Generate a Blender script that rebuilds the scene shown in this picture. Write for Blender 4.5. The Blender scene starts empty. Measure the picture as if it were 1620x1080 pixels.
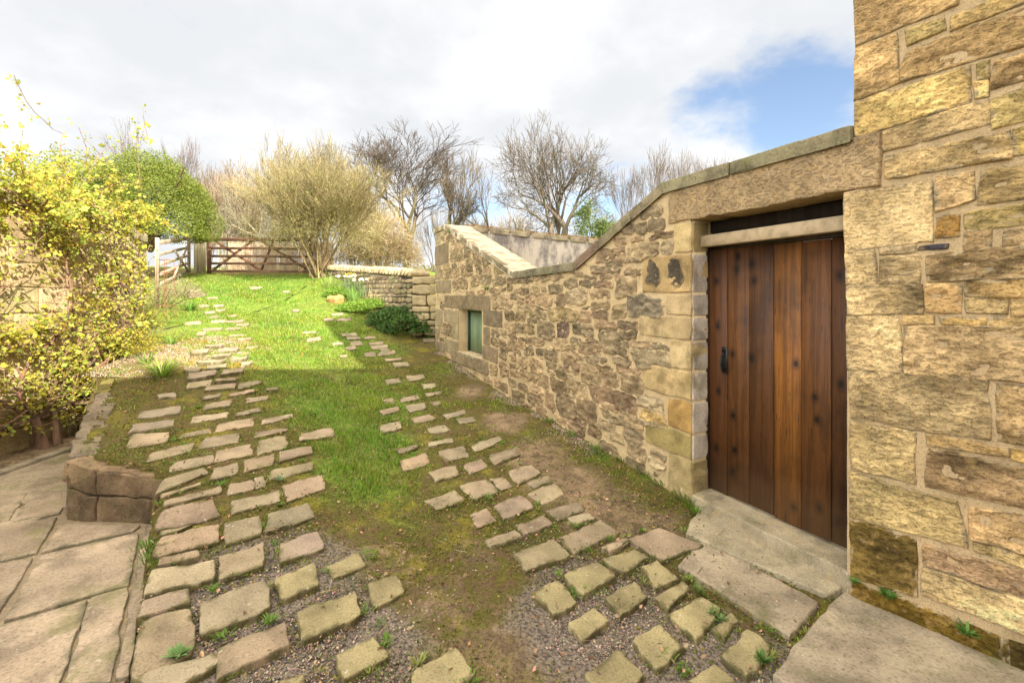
import bpy, math, random
import numpy as np
R = math.radians
scene = bpy.context.scene
# ---------------------------------------------------------------- camera
F, CX, HY = 720.0, 810.0, 465.0          # focal length and horizon in the photograph's own pixels
EYE = 1.55
cam_d = bpy.data.cameras.new("camera"); cam = bpy.data.objects.new("camera", cam_d)
scene.collection.objects.link(cam); scene.camera = cam
cam.location = (0, 0, EYE); cam.rotation_euler = (R(90), 0, 0)
cam_d.sensor_width = 36; cam_d.lens = 36 * F / 1620; cam_d.shift_y = -75 / 1620
cam_d.clip_start = 0.05; cam_d.clip_end = 2000
# ---------------------------------------------------------------- sky, sun, exposure
SUN_EL, SUNX, SUNY = R(36), 0.634, -0.774
scene.view_settings.view_transform = 'Standard'; scene.view_settings.look = 'None'
scene.view_settings.exposure = 1.95; scene.view_settings.gamma = 1
W = bpy.data.worlds.new("World"); scene.world = W; W.use_nodes = True
nt = W.node_tree; nt.nodes.clear()
def N(t, k, **kw):
    n = t.nodes.new(k)
    for a, b in kw.items(): setattr(n, a, b)
    return n
def val(t, x, sock):
    if hasattr(x, 'is_linked') or isinstance(x, bpy.types.NodeSocket): t.links.new(x, sock)
    else: sock.default_value = x
def MATH(t, op, a, b=0.0, c=0.0, clamp=False):
    n = N(t, 'ShaderNodeMath', operation=op); n.use_clamp = clamp
    val(t, a, n.inputs[0]); val(t, b, n.inputs[1]); val(t, c, n.inputs[2]); return n.outputs[0]
def MIX(t, f, a, b, mode='MIX'):
    n = N(t, 'ShaderNodeMix', data_type='RGBA', blend_type=mode)
    val(t, f, n.inputs[0]); val(t, a, n.inputs[6]); val(t, b, n.inputs[7]); return n.outputs[2]
def RANGE(t, v, a, b, c=0.0, d=1.0, smooth=True):
    n = N(t, 'ShaderNodeMapRange', interpolation_type='SMOOTHSTEP' if smooth else 'LINEAR'); n.clamp = True
    val(t, v, n.inputs[0]); n.inputs[1].default_value = a; n.inputs[2].default_value = b
    n.inputs[3].default_value = c; n.inputs[4].default_value = d; return n.outputs[0]
def NOISE(t, vec, scale, detail=4, rough=.55, dist=0.0):
    n = N(t, 'ShaderNodeTexNoise'); n.inputs['Scale'].default_value = scale; n.inputs['Detail'].default_value = detail
    n.inputs['Roughness'].default_value = rough; n.inputs['Distortion'].default_value = dist
    if vec is not None: t.links.new(vec, n.inputs['Vector'])
    return n.outputs['Fac']
def MAP(t, vec, scale=(1, 1, 1), rot=(0, 0, 0), loc=(0, 0, 0)):
    n = N(t, 'ShaderNodeMapping'); n.inputs['Scale'].default_value = scale; n.inputs['Rotation'].default_value = rot
    n.inputs['Location'].default_value = loc; t.links.new(vec, n.inputs['Vector']); return n.outputs[0]
sky = N(nt, 'ShaderNodeTexSky', sky_type='NISHITA'); sky.sun_disc = False
sky.sun_elevation = SUN_EL; sky.sun_rotation = math.atan2(SUNX, SUNY)
sky.air_density = 1.0; sky.dust_density = .6; sky.ozone_density = 1.5
geo = N(nt, 'ShaderNodeTexCoord'); dirv = geo.outputs['Generated']
skyc = N(nt, 'ShaderNodeVectorMath', operation='SCALE'); nt.links.new(sky.outputs[0], skyc.inputs[0]); skyc.inputs['Scale'].default_value = .062
sep = N(nt, 'ShaderNodeSeparateXYZ'); nt.links.new(dirv, sep.inputs[0])
# a direction stretched like a cloud sheet seen from below
zz = MATH(nt, 'ADD', MATH(nt, 'MAXIMUM', sep.outputs[2], 0.0), .32)
cmb = N(nt, 'ShaderNodeCombineXYZ')
nt.links.new(MATH(nt, 'DIVIDE', sep.outputs[0], zz), cmb.inputs[0]); nt.links.new(MATH(nt, 'DIVIDE', sep.outputs[1], zz), cmb.inputs[1])
cn = NOISE(nt, cmb.outputs[0], 1.5, 8, .55); cn2 = NOISE(nt, MAP(nt, cmb.outputs[0], loc=(3.1, 7.7, 0)), 4.0, 8, .6)
def hole(px, py, rad, amp):
    d = np.array([(px - CX) / F, 1, (HY - py) / F]); d /= np.linalg.norm(d)
    m = N(nt, 'ShaderNodeVectorMath', operation='DISTANCE'); nt.links.new(dirv, m.inputs[0]); m.inputs[1].default_value = d
    return MATH(nt, 'MULTIPLY', RANGE(nt, m.outputs['Value'], 0, rad, 1, 0), amp)
gap = MATH(nt, 'MAXIMUM', hole(1250, 175, .21, 1.0), MATH(nt, 'MAXIMUM', hole(1150, 190, .16, .8), MATH(nt, 'MAXIMUM', hole(735, 320, .17, .62), hole(960, 345, .24, .62))))
gap = MATH(nt, 'MULTIPLY', gap, MATH(nt, 'SUBTRACT', 1.0, MATH(nt, 'MULTIPLY', hole(1130, 235, .11, 1.0), .75)))
mask = RANGE(nt, MATH(nt, 'ADD', MATH(nt, 'MULTIPLY', gap, 1.0), MATH(nt, 'MULTIPLY', MATH(nt, 'SUBTRACT', cn2, .5), -1.5)), .20, .80, 0, 1)
shade = RANGE(nt, cn, .38, .66, 0, 1)
cloud = MIX(nt, shade, (.222, .228, .236, 1), (.292, .293, .293, 1))
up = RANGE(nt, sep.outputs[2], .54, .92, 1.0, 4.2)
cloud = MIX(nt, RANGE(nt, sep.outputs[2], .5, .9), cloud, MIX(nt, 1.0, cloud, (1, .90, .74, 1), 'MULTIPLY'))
up = MATH(nt, 'MAXIMUM', up, RANGE(nt, sep.outputs[1], .12, -.55, 1.0, 4.2))     # unseen clouds overhead and behind the viewer are brightened as added fill light
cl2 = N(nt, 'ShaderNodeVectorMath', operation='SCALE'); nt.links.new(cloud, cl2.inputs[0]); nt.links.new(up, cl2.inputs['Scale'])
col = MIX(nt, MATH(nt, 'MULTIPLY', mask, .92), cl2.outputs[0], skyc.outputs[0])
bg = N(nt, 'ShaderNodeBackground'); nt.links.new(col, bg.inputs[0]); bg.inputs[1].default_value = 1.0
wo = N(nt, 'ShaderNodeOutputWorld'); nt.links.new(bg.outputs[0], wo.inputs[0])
sl = bpy.data.lights.new("sun", 'SUN'); sl.energy = 3.5; sl.angle = R(.6); sl.color = (1, .93, .80)
so = bpy.data.objects.new("sun", sl); scene.collection.objects.link(so)
so.rotation_euler = (R(90) - SUN_EL, 0, math.atan2(SUNX, -SUNY))

# ---------------------------------------------------------------- helpers
rng = np.random.default_rng(7)
def hsh(ix, iy, iz, seed):
    h = (ix * 374761393 + iy * 668265263 + iz * 2147483647 + seed * 974634777) & 0xffffffff
    h = ((h ^ (h >> 13)) * 1274126177) & 0xffffffff
    return ((h ^ (h >> 16)) & 0xffff) / 65535.0
def vn(P, s, seed=0):
    """smooth value noise in -1..1 at the points P (n,3)"""
    Q = np.asarray(P, float) * s + 1000.0; I = np.floor(Q).astype(np.int64); f = Q - I; f = f * f * (3 - 2 * f)
    o = 0
    for a in (0, 1):
        for b in (0, 1):
            for c in (0, 1):
                w = (f[:, 0] if a else 1 - f[:, 0]) * (f[:, 1] if b else 1 - f[:, 1]) * (f[:, 2] if c else 1 - f[:, 2])
                o = o + w * hsh(I[:, 0] + a, I[:, 1] + b, I[:, 2] + c, seed)
    return o * 2 - 1
def fbm(P, s, seed=0, o=3):
    t = 0; a = 1.0
    for k in range(o): t = t + a * vn(P, s * 2 ** k, seed + k * 17); a *= .5
    return t
def sstep(x, a, b):
    t = np.clip((x - a) / (b - a), 0, 1); return t * t * (3 - 2 * t)

class MB:
    """collects quads and triangles with one colour per vertex"""
    def __init__(s): s.V = []; s.Q = []; s.T = []; s.C = []; s.n = 0
    def add(s, V, Q=None, T=None, C=(.5, .5, .5)):
        V = np.asarray(V, float)
        if Q is not None and len(Q): s.Q.append(np.asarray(Q, np.int64) + s.n)
        if T is not None and len(T): s.T.append(np.asarray(T, np.int64) + s.n)
        C = np.asarray(C, float)
        if C.ndim == 1: C = np.tile(C, (len(V), 1))
        s.V.append(V); s.C.append(C); s.n += len(V)
    def build(s, name, mat, parent=None, smooth=False, origin=None):
        V = np.concatenate(s.V); C = np.concatenate(s.C)
        Q = np.concatenate(s.Q) if s.Q else np.zeros((0, 4), np.int64); T = np.concatenate(s.T) if s.T else np.zeros((0, 3), np.int64)
        org = np.array(origin if origin is not None else (V.min(0) + V.max(0)) / 2 * [1, 1, 0] + [0, 0, V[:, 2].min()])
        me = bpy.data.meshes.new(name); me.vertices.add(len(V)); me.vertices.foreach_set('co', (V - org).astype(np.float32).ravel())
        nl = Q.size + T.size; me.loops.add(nl); me.loops.foreach_set('vertex_index', np.concatenate([Q.ravel(), T.ravel()]).astype(np.int32))
        me.polygons.add(len(Q) + len(T))
        st = np.concatenate([np.arange(len(Q)) * 4, len(Q) * 4 + np.arange(len(T)) * 3]).astype(np.int32)
        me.polygons.foreach_set('loop_start', st)
        if smooth: me.polygons.foreach_set('use_smooth', np.ones(len(Q) + len(T), bool))
        me.update(calc_edges=True)
        at = me.color_attributes.new('col', 'FLOAT_COLOR', 'POINT')
        at.data.foreach_set('color', np.hstack([C, np.ones((len(C), 1))]).astype(np.float32).ravel())
        me.materials.append(mat)
        o = bpy.data.objects.new(name, me); scene.collection.objects.link(o)
        if parent is not None:
            o.parent = parent; o.location = tuple(org - np.array(world_of(parent)))
        else: o.location = tuple(org)
        return o
def world_of(o):
    p = np.array(o.location, float)
    while o.parent: o = o.parent; p += np.array(o.location, float)
    return p
def tag(o, label=None, cat=None, group=None, kind=None):
    if label: o['label'] = label
    if cat: o['category'] = cat
    if group: o['group'] = group
    if kind: o['kind'] = kind
    return o
def empty(name, loc, label=None, cat=None, group=None, kind=None):
    o = bpy.data.objects.new(name, None); o.empty_display_size = .1; scene.collection.objects.link(o); o.location = tuple(loc)
    return tag(o, label, cat, group, kind)
def box(mb, lo, hi, C=(.5, .5, .5)):
    x0, y0, z0 = lo; x1, y1, z1 = hi
    V = [(x0,y0,z0),(x1,y0,z0),(x1,y1,z0),(x0,y1,z0),(x0,y0,z1),(x1,y0,z1),(x1,y1,z1),(x0,y1,z1)]
    mb.add(V, [(0,3,2,1),(4,5,6,7),(0,1,5,4),(1,2,6,5),(2,3,7,6),(3,0,4,7)], C=C)
def obox(mb, p0, p1, w, t, up, C=(.5, .5, .5), bev=.15):
    """a plank from p0 to p1, w wide along `up`, t thick, its long edges chamfered"""
    p0 = np.array(p0, float); p1 = np.array(p1, float); a = p1 - p0; a /= np.linalg.norm(a)
    up = np.array(up, float); up = up - a * np.dot(up, a); up /= np.linalg.norm(up); s = np.cross(a, up)
    b = bev * min(w, t)
    prof = [(-w/2+b,-t/2),(w/2-b,-t/2),(w/2,-t/2+b),(w/2,t/2-b),(w/2-b,t/2),(-w/2+b,t/2),(-w/2,t/2-b),(-w/2,-t/2+b)]
    V = [p + up * q[0] + s * q[1] for p in (p0, p1) for q in prof] + [p0, p1]
    Q = [(i, (i+1) % 8, 8 + (i+1) % 8, 8 + i) for i in range(8)]
    T = [((i+1) % 8, i, 16) for i in range(8)] + [(8+i, 8+(i+1) % 8, 17) for i in range(8)]
    mb.add(V, Q, T, C)
def tubes(mb, S, sides=5, C=None):
    """S rows: x0 y0 z0 x1 y1 z1 r0 r1 ; tapered tubes"""
    S = np.asarray(S, float); n = len(S)
    if n == 0: return
    p0, p1, r0, r1 = S[:, :3], S[:, 3:6], S[:, 6], S[:, 7]
    a = p1 - p0; a /= np.linalg.norm(a, axis=1)[:, None] + 1e-9
    ref = np.where(np.abs(a[:, 2:3]) > .9, np.array([[1., 0, 0]]), np.array([[0, 0, 1.]]))
    u = np.cross(a, ref); u /= np.linalg.norm(u, axis=1)[:, None] + 1e-9; v = np.cross(a, u)
    th = np.arange(sides) * 2 * np.pi / sides
    ring = u[:, None] * np.cos(th)[None, :, None] + v[:, None] * np.sin(th)[None, :, None]
    V = np.concatenate([p0[:, None] + ring * r0[:, None, None], p1[:, None] + ring * r1[:, None, None]], 1).reshape(-1, 3)
    k = np.arange(sides); k2 = (k + 1) % sides
    q = np.stack([k, k2, k2 + sides, k + sides], 1)[None] + (np.arange(n) * 2 * sides)[:, None, None]
    Cv = np.repeat(np.asarray(C, float), 2 * sides, axis=0) if (C is not None and np.ndim(C) == 2) else (C if C is not None else (.5, .5, .5))
    mb.add(V, q.reshape(-1, 4), None, Cv)
def leafs(mb, P, size, seed, C, up=.5, lw=.5, fold=True):
    """diamond leaves, two triangles each side of a bent midrib, at the points P"""
    r = np.random.default_rng(seed); P = np.asarray(P, float); n = len(P); size = np.broadcast_to(size, n)
    d = r.normal(size=(n, 3)); d[:, 2] = d[:, 2] * .6 + up * .6; d /= np.linalg.norm(d, axis=1)[:, None]
    q = r.normal(size=(n, 3)); q[:, 2] *= .5; s = np.cross(d, q); s /= np.linalg.norm(s, axis=1)[:, None] + 1e-9
    nn = np.cross(d, s); L = size[:, None]
    V = np.stack([P, P + d*L*.5 + s*L*lw*.5 + nn*L*.08, P + d*L, P + d*L*.5 - s*L*lw*.5 + nn*L*.08], 1).reshape(-1, 3)
    b = (np.arange(n) * 4)[:, None]
    T = np.concatenate([b + [0, 1, 2], b + [0, 2, 3]])
    mb.add(V, None, T, np.repeat(np.asarray(C, float), 4, axis=0) if np.ndim(C) == 2 else C)
def jit(col, n, s, seed):
    r = np.random.default_rng(seed); b = 1 + r.normal(size=(n, 1)) * s; h = 1 + r.normal(size=(n, 3)) * s * .35
    return np.clip(np.array(col) * b * h, .004, 1)

# ---------------------------------------------------------------- materials
def mat(name, build):
    m = bpy.data.materials.new(name); m.use_nodes = True; t = m.node_tree; t.nodes.clear()
    out = N(t, 'ShaderNodeOutputMaterial'); p = N(t, 'ShaderNodeBsdfPrincipled'); t.links.new(p.outputs[0], out.inputs[0])
    build(t, p, out); return m
def COL(t):
    n = N(t, 'ShaderNodeVertexColor'); n.layer_name = 'col'; return n.outputs[0]
def POS(t): return N(t, 'ShaderNodeNewGeometry').outputs['Position']
def BUMP(t, p, h, strength, dist):
    b = N(t, 'ShaderNodeBump'); b.inputs['Strength'].default_value = strength; b.inputs['Distance'].default_value = dist
    val(t, h, b.inputs['Height']); t.links.new(b.outputs[0], p.inputs['Normal'])
def DARK(t, c, f, amt):           # multiply a colour by 1-amt*f
    k = MATH(t, 'SUBTRACT', 1.0, MATH(t, 'MULTIPLY', f, amt)); s = N(t, 'ShaderNodeVectorMath', operation='SCALE')
    t.links.new(c, s.inputs[0]); t.links.new(k, s.inputs['Scale']); return s.outputs[0]
def stone_mat(name, fine=90, moss=.0, lich=.0, bump=.5, dist=.006, blot=.35, tint=(.50, .34, .13, 1), pit=0.0, stretch=1.0):
    def f(t, p, out):
        P = POS(t); c = COL(t)
        n1 = NOISE(t, P, 5, 5, .6); n2 = NOISE(t, MAP(t, P, scale=(1, 1, stretch)), fine, 5, .7); n3 = NOISE(t, P, 17, 4, .6)
        c = DARK(t, c, RANGE(t, n1, .42, .68), blot)
        c = MIX(t, MATH(t, 'MULTIPLY', RANGE(t, n3, .5, .68), .30), c, tint)
        c = DARK(t, c, RANGE(t, n2, .48, .30), .45)
        s = N(t, 'ShaderNodeVectorMath', operation='SCALE'); t.links.new(c, s.inputs[0]); t.links.new(RANGE(t, n2, .35, .8, .92, 1.25), s.inputs['Scale']); c = s.outputs[0]
        if pit: pitn = RANGE(t, NOISE(t, MAP(t, P, scale=(1, 1, 2.4)), 34, 4, .65), .50, .66); c = DARK(t, c, pitn, .09)
        if moss: c = MIX(t, MATH(t, 'MULTIPLY', RANGE(t, NOISE(t, P, 3.1, 6, .65), .52, .68), moss), c, (.13, .14, .035, 1))
        if lich: c = MIX(t, MATH(t, 'MULTIPLY', RANGE(t, NOISE(t, P, 26, 3, .6, .5), .66, .72), lich), c, (.52, .50, .42, 1))
        t.links.new(c, p.inputs['Base Color']); p.inputs['Roughness'].default_value = .92
        p.inputs['Specular IOR Level'].default_value = .25
        h = MATH(t, 'ADD', MATH(t, 'MULTIPLY', n3, .8), n2)
        if pit: h = MATH(t, 'SUBTRACT', h, MATH(t, 'MULTIPLY', pitn, pit)); 
        BUMP(t, p, h, bump, dist)
    return mat(name, f)
M = {}
M['sett'] = stone_mat('sett_stone', 110, moss=.22, lich=.55, bump=.6, dist=.004, blot=.25, tint=(.30, .24, .15, 1))
M['flag'] = stone_mat('flagstone', 70, moss=.5, lich=.5, bump=.7, dist=.004, blot=.38, tint=(.27, .22, .16, 1))
M['house'] = stone_mat('tooled_sandstone', 120, moss=.16, lich=.3, bump=.9, dist=.008, blot=.24, pit=1.2, stretch=1.0, tint=(.68, .44, .16, 1))
M['dress'] = stone_mat('dressed_sandstone', 120, moss=.35, lich=.35, bump=.9, dist=.007, blot=.45)
M['rubble'] = stone_mat('rubble_stone', 55, moss=.08, lich=.55, bump=1.0, dist=.010, blot=.25, tint=(.25, .19, .11, 1))
M['mortar'] = stone_mat('lime_mortar', 130, moss=.12, lich=.1, bump=.8, dist=.005, blot=.18, tint=(.55, .40, .20, 1))
M['darkstone'] = stone_mat('weathered_kerb_stone', 60, moss=.5, lich=.15, bump=.9, dist=.008, blot=.5, tint=(.20, .13, .07, 1))
M['gable'] = stone_mat('wall_stone', 60, moss=.15, lich=.4, bump=.8, dist=.006, blot=.3)
def f(t, p, out):
    P = POS(t); c = COL(t)
    n = NOISE(t, MAP(t, P, scale=(1, 1, .5)), 3.2, 6, .65)
    c = MIX(t, RANGE(t, n, .42, .62), (.62, .53, .42, 1), (.22, .19, .17, 1)); c = MIX(t, MATH(t, 'MULTIPLY', RANGE(t, NOISE(t, P, 30, 4, .7), .5, .7), .5), c, (.66, .60, .50, 1))
    t.links.new(c, p.inputs['Base Color']); p.inputs['Roughness'].default_value = .9; BUMP(t, p, NOISE(t, P, 40, 4, .7), .5, .01)
M['render'] = mat('stained_lime_render', f)
def wood(name, scale=1.0, rough=.75, bump=.3, contrast=.5, axis=2, spec=.3):
    def f(t, p, out):
        P = N(t, 'ShaderNodeTexCoord').outputs['Object']; c = COL(t); sc = [26 * scale] * 3; sc[axis] = 1.1 * scale
        g = NOISE(t, MAP(t, P, scale=sc), 1.0, 5, .6, .6); g2 = NOISE(t, MAP(t, P, scale=[x * 3.2 for x in sc]), 1.0, 3, .6)
        c = DARK(t, c, RANGE(t, g, .40, .66), contrast); c = DARK(t, c, RANGE(t, g2, .5, .75), contrast * .5)
        c = DARK(t, c, RANGE(t, NOISE(t, P, 2.3, 3, .6), .5, .75), .35)
        t.links.new(c, p.inputs['Base Color']); p.inputs['Roughness'].default_value = rough; p.inputs['Specular IOR Level'].default_value = spec
        BUMP(t, p, g2, bump, .002)
    return mat(name, f)
def doorwood(t, p, out):
    P = N(t, 'ShaderNodeNewGeometry').outputs['Position']; c = COL(t)
    # grain lines that bend round scattered knots
    dt = N(t, 'ShaderNodeVectorMath', operation='DOT_PRODUCT'); t.links.new(P, dt.inputs[0]); dt.inputs[1].default_value = (-.44, .898, 0)
    sz = N(t, 'ShaderNodeSeparateXYZ'); t.links.new(P, sz.inputs[0]); cb = N(t, 'ShaderNodeCombineXYZ'); t.links.new(MATH(t, 'MULTIPLY', dt.outputs['Value'], 6.8), cb.inputs[0]); t.links.new(MATH(t, 'MULTIPLY', sz.outputs[2], 4.6), cb.inputs[1])
    vo = N(t, 'ShaderNodeTexVoronoi', feature='F1', voronoi_dimensions='2D'); vo.inputs['Scale'].default_value = 1.0; t.links.new(cb.outputs[0], vo.inputs['Vector'])
    sc = N(t, 'ShaderNodeSeparateColor'); t.links.new(vo.outputs['Color'], sc.inputs[0]); on = MATH(t, 'GREATER_THAN', sc.outputs[0], .66)
    d = MATH(t, 'ADD', vo.outputs['Distance'], MATH(t, 'MULTIPLY', MATH(t, 'SUBTRACT', NOISE(t, P, 30, 3), .5), .12)); knot = MATH(t, 'MULTIPLY', RANGE(t, d, .07, .105, 1, 0), on)
    halo = MATH(t, 'MULTIPLY', RANGE(t, d, .08, .30, 1, 0), on)
    g = NOISE(t, MAP(t, P, scale=(34, 34, 1.3)), 1.0, 5, .6, .5)
    bend = MATH(t, 'ADD', MATH(t, 'MULTIPLY', g, 9.0), MATH(t, 'MULTIPLY', halo, 5.0))
    lines = MATH(t, 'FRACT', bend); lines = MATH(t, 'ABSOLUTE', MATH(t, 'SUBTRACT', lines, .5))
    c = DARK(t, c, RANGE(t, lines, .28, .5), .38); c = DARK(t, c, RANGE(t, g, .42, .62), .38); c = DARK(t, c, halo, .55); c = DARK(t, c, knot, .82)
    st = NOISE(t, P, 2.1, 3, .6); c = DARK(t, c, RANGE(t, st, .45, .7), .5)
    zz = N(t, 'ShaderNodeSeparateXYZ'); t.links.new(P, zz.inputs[0])
    dust = MATH(t, 'MULTIPLY', RANGE(t, MATH(t, 'ADD', zz.outputs[2], MATH(t, 'MULTIPLY', MATH(t, 'SUBTRACT', st, .5), .5)), .02, .42, 1, 0), .45)
    c = MIX(t, dust, c, (.17, .105, .055, 1))
    ns = N(t, 'ShaderNodeTexVoronoi', feature='F1', voronoi_dimensions='2D'); ns.inputs['Scale'].default_value = 1.0; ns.inputs['Randomness'].default_value = .25; cb2 = N(t, 'ShaderNodeCombineXYZ')
    t.links.new(MATH(t, 'MULTIPLY', dt.outputs['Value'], 13.0), cb2.inputs[0]); t.links.new(MATH(t, 'ADD', MATH(t, 'MULTIPLY', sz.outputs[2], 1.38), .16), cb2.inputs[1]); t.links.new(cb2.outputs[0], ns.inputs['Vector'])
    c = MIX(t, RANGE(t, ns.outputs['Distance'], .03, .05, .8, 0), c, (.02, .015, .012, 1))
    t.links.new(c, p.inputs['Base Color']); p.inputs['Roughness'].default_value = .62; p.inputs['Specular IOR Level'].default_value = .4
    BUMP(t, p, lines, .25, .0015)
M['door'] = mat('stained_pine_planks', doorwood)
M['wood'] = wood('weathered_timber'); M['woodx'] = wood('weathered_rail', axis=0)
M['green'] = wood('faded_green_paint', 2.0, .6, .3, .35)
M['bark'] = wood('bark', .4, .95, .8, .45)
def plain(name, rough=.9, trans=0.0, spec=.3, dirt=.25, sc=8, metal=0.0):
    def f(t, p, out):
        c = COL(t)
        c = DARK(t, c, RANGE(t, NOISE(t, POS(t), sc, 4, .6), .4, .7), dirt)
        t.links.new(c, p.inputs['Base Color']); p.inputs['Roughness'].default_value = rough; p.inputs['Specular IOR Level'].default_value = spec; p.inputs['Metallic'].default_value = metal
        if trans:
            tr = N(t, 'ShaderNodeBsdfTranslucent'); t.links.new(c, tr.inputs[0]); mx = N(t, 'ShaderNodeMixShader'); mx.inputs[0].default_value = trans
            t.links.new(p.outputs[0], mx.inputs[1]); t.links.new(tr.outputs[0], mx.inputs[2]); t.links.new(mx.outputs[0], out.inputs[0])
    return mat(name, f)
M['leaf'] = plain('leaf', .6, .45, .35, .1); M['grass'] = plain('grass_blade', .6, .4, .3, .15, 3); M['twig'] = plain('twig_bark', .9, 0, .2, .2)
M['iron'] = plain('black_iron', .5, 0, .5, .4, 60, .3); M['rust'] = plain('rusty_iron', .85, 0, .3, .5, 60); M['pebble'] = plain('pebble', .75, 0, .35, .1, 120)
M['pale'] = plain('bare_pale_timber', .8, 0, .2, .3, 14); M['petal'] = plain('petal', .7, .3, .2, .05); M['paint'] = plain('white_paint', .5, 0, .4, .1)
def groundf(t, p, out):
    P = POS(t); a = N(t, 'ShaderNodeVertexColor'); a.layer_name = 'col'; s = N(t, 'ShaderNodeSeparateColor'); t.links.new(a.outputs[0], s.inputs[0])
    n1 = NOISE(t, P, 4, 6, .65); n2 = NOISE(t, P, 60, 5, .75); n3 = NOISE(t, P, 14, 4, .6)
    moss = MIX(t, RANGE(t, n3, .4, .62), (.115, .105, .026, 1), (.13, .085, .04, 1)); moss = MIX(t, RANGE(t, n1, .5, .66), moss, (.20, .17, .03, 1))
    soil = MIX(t, RANGE(t, n3, .38, .62), (.27, .19, .11, 1), (.14, .10, .06, 1)); soil = MIX(t, RANGE(t, n1, .45, .65), soil, (.33, .235, .14, 1))
    gras = MIX(t, RANGE(t, n3, .38, .64), (.11, .19, .022, 1), (.19, .24, .035, 1))
    grav = MIX(t, RANGE(t, n2, .4, .6), (.12, .10, .085, 1), (.26, .21, .165, 1))
    c = MIX(t, RANGE(t, MATH(t, 'ADD', s.outputs[1], MATH(t, 'MULTIPLY', MATH(t, 'SUBTRACT', n3, .5), 1.1)), .3, .7), moss, soil)
    c = MIX(t, RANGE(t, MATH(t, 'ADD', s.outputs[2], MATH(t, 'MULTIPLY', MATH(t, 'SUBTRACT', n1, .5), .9)), .35, .65), c, grav)
    c = MIX(t, RANGE(t, MATH(t, 'ADD', s.outputs[0], MATH(t, 'MULTIPLY', MATH(t, 'SUBTRACT', n3, .5), .9)), .3, .7), c, gras)
    c = DARK(t, c, RANGE(t, n2, .55, .35), .5)
    t.links.new(c, p.inputs['Base Color']); p.inputs['Roughness'].default_value = .95; p.inputs['Specular IOR Level'].default_value = .15
    BUMP(t, p, MATH(t, 'ADD', n2, n3), .9, .012)
M['ground'] = mat('mossy_soil_and_turf', groundf)
# ---------------------------------------------------------------- lie of the land
def ray(px, py): return np.array([(px - CX) / F, 1.0, (HY - py) / F])
def at_z(px, py, z):
    r = ray(px, py); y = (z - EYE) / r[2]; return np.array([r[0] * y, y, z])
def at_y(px, y, z): return np.array([(px - CX) / F * y, y, z])
def at_d(px, py, y): return np.array([(px - CX) / F * y, y, EYE + (HY - py) / F * y])
ctl = [(1.85,2.54,-.12),(1.5,3.3,-.09),(.9,4.5,.0),(.35,5.6,.05),(-.22,6.6,.09),(-.68,7.77,.19),(-1.1,8.7,.28),(-1.61,9.67,.42),
       (-.31,2.06,-.13),(.54,2.06,-.14),(1.1,2.0,-.14),(-1.15,2.3,-.04),(0,1.2,-.15),(1.5,1.2,-.15),(-1.3,1.0,-.10),
       (-1.62,1.9,-.03),(-1.8,2.22,.02),(-1.93,2.4,.08),(-2.12,2.7,.21),(-2.4,3.15,.29),(-3.0,3.6,.36),(-3.7,4.4,.48),(-4.3,5.0,.60),
       (2.5,3.5,0),(3,6,.2),(2.5,9,.4),(2,13,1.3)]
ctl += [tuple(at_z(px, py, z)) for px, py, z in [(450,800,.10),(450,700,.22),(560,690,.11),(450,620,.36),(320,592,.60),(360,552,.73),(430,575,.54),
        (560,640,.19),(560,600,.28),(560,575,.36),(450,540,.71),(450,500,1.07),(450,470,1.47),(560,540,.61),(560,500,1.05),(650,525,.70),(700,620,.08),(700,700,.0),(600,760,.0)]]
ctl += [(-9.8,14.4,2.19),(-6.5,14.4,2.15),(-8.2,13.3,1.93),(-4.63,6.06,.80),(-5.56,7.85,1.02),(-7.2,10,1.36),(-7.6,8.8,1.2),(-10,10,1.75),(-11,13,2.1),(-4.7,12.8,1.95),(-2.5,12,1.3),(-5.5,5.2,.62),(-6,3,.5),(-1,12,1.0)]
ctl = np.array(ctl)
def _k(d2): return .5 * d2 * np.log(d2 + 1e-9)
def _tps():
    X = ctl[:, :2]; n = len(X); D = ((X[:, None] - X[None]) ** 2).sum(-1); A = np.zeros((n + 3, n + 3))
    A[:n, :n] = _k(D) + np.eye(n) * .04; A[:n, n] = 1; A[:n, n+1:] = X; A[n, :n] = 1; A[n+1:, :n] = X.T
    return np.linalg.solve(A, np.concatenate([ctl[:, 2], [0, 0, 0]]))
tw = _tps()
GX = np.arange(-12, 4.001, .05); GY = np.arange(.5, 16.001, .05)
def _grid():
    x, y = np.meshgrid(GX, GY, indexing='ij'); P = np.stack([x.ravel(), y.ravel()], 1); o = tw[-3] + P @ tw[-2:]
    for c, w in zip(ctl, tw): o += w * _k(((P - c[:2]) ** 2).sum(1))
    return o.reshape(x.shape)
HG = _grid()
def hz(x, y):
    """height of the bare ground"""
    x = np.asarray(x, float); y = np.asarray(y, float)
    fx = np.clip((x + 12) / .05, 0, len(GX) - 1.001); fy = np.clip((y - .5) / .05, 0, len(GY) - 1.001)
    i = fx.astype(int); j = fy.astype(int); a = fx - i; b = fy - j
    z = HG[i, j] * (1-a) * (1-b) + HG[i+1, j] * a * (1-b) + HG[i, j+1] * (1-a) * b + HG[i+1, j+1] * a * b
    far = np.clip(y - 15, 0, 85); left = np.clip(-12 - x, 0, 60)
    return np.where(y > 15, z * np.exp(-far / 6) + (1 - np.exp(-far / 6)) * (2.1 + far * .035), z) + left * .01
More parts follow.
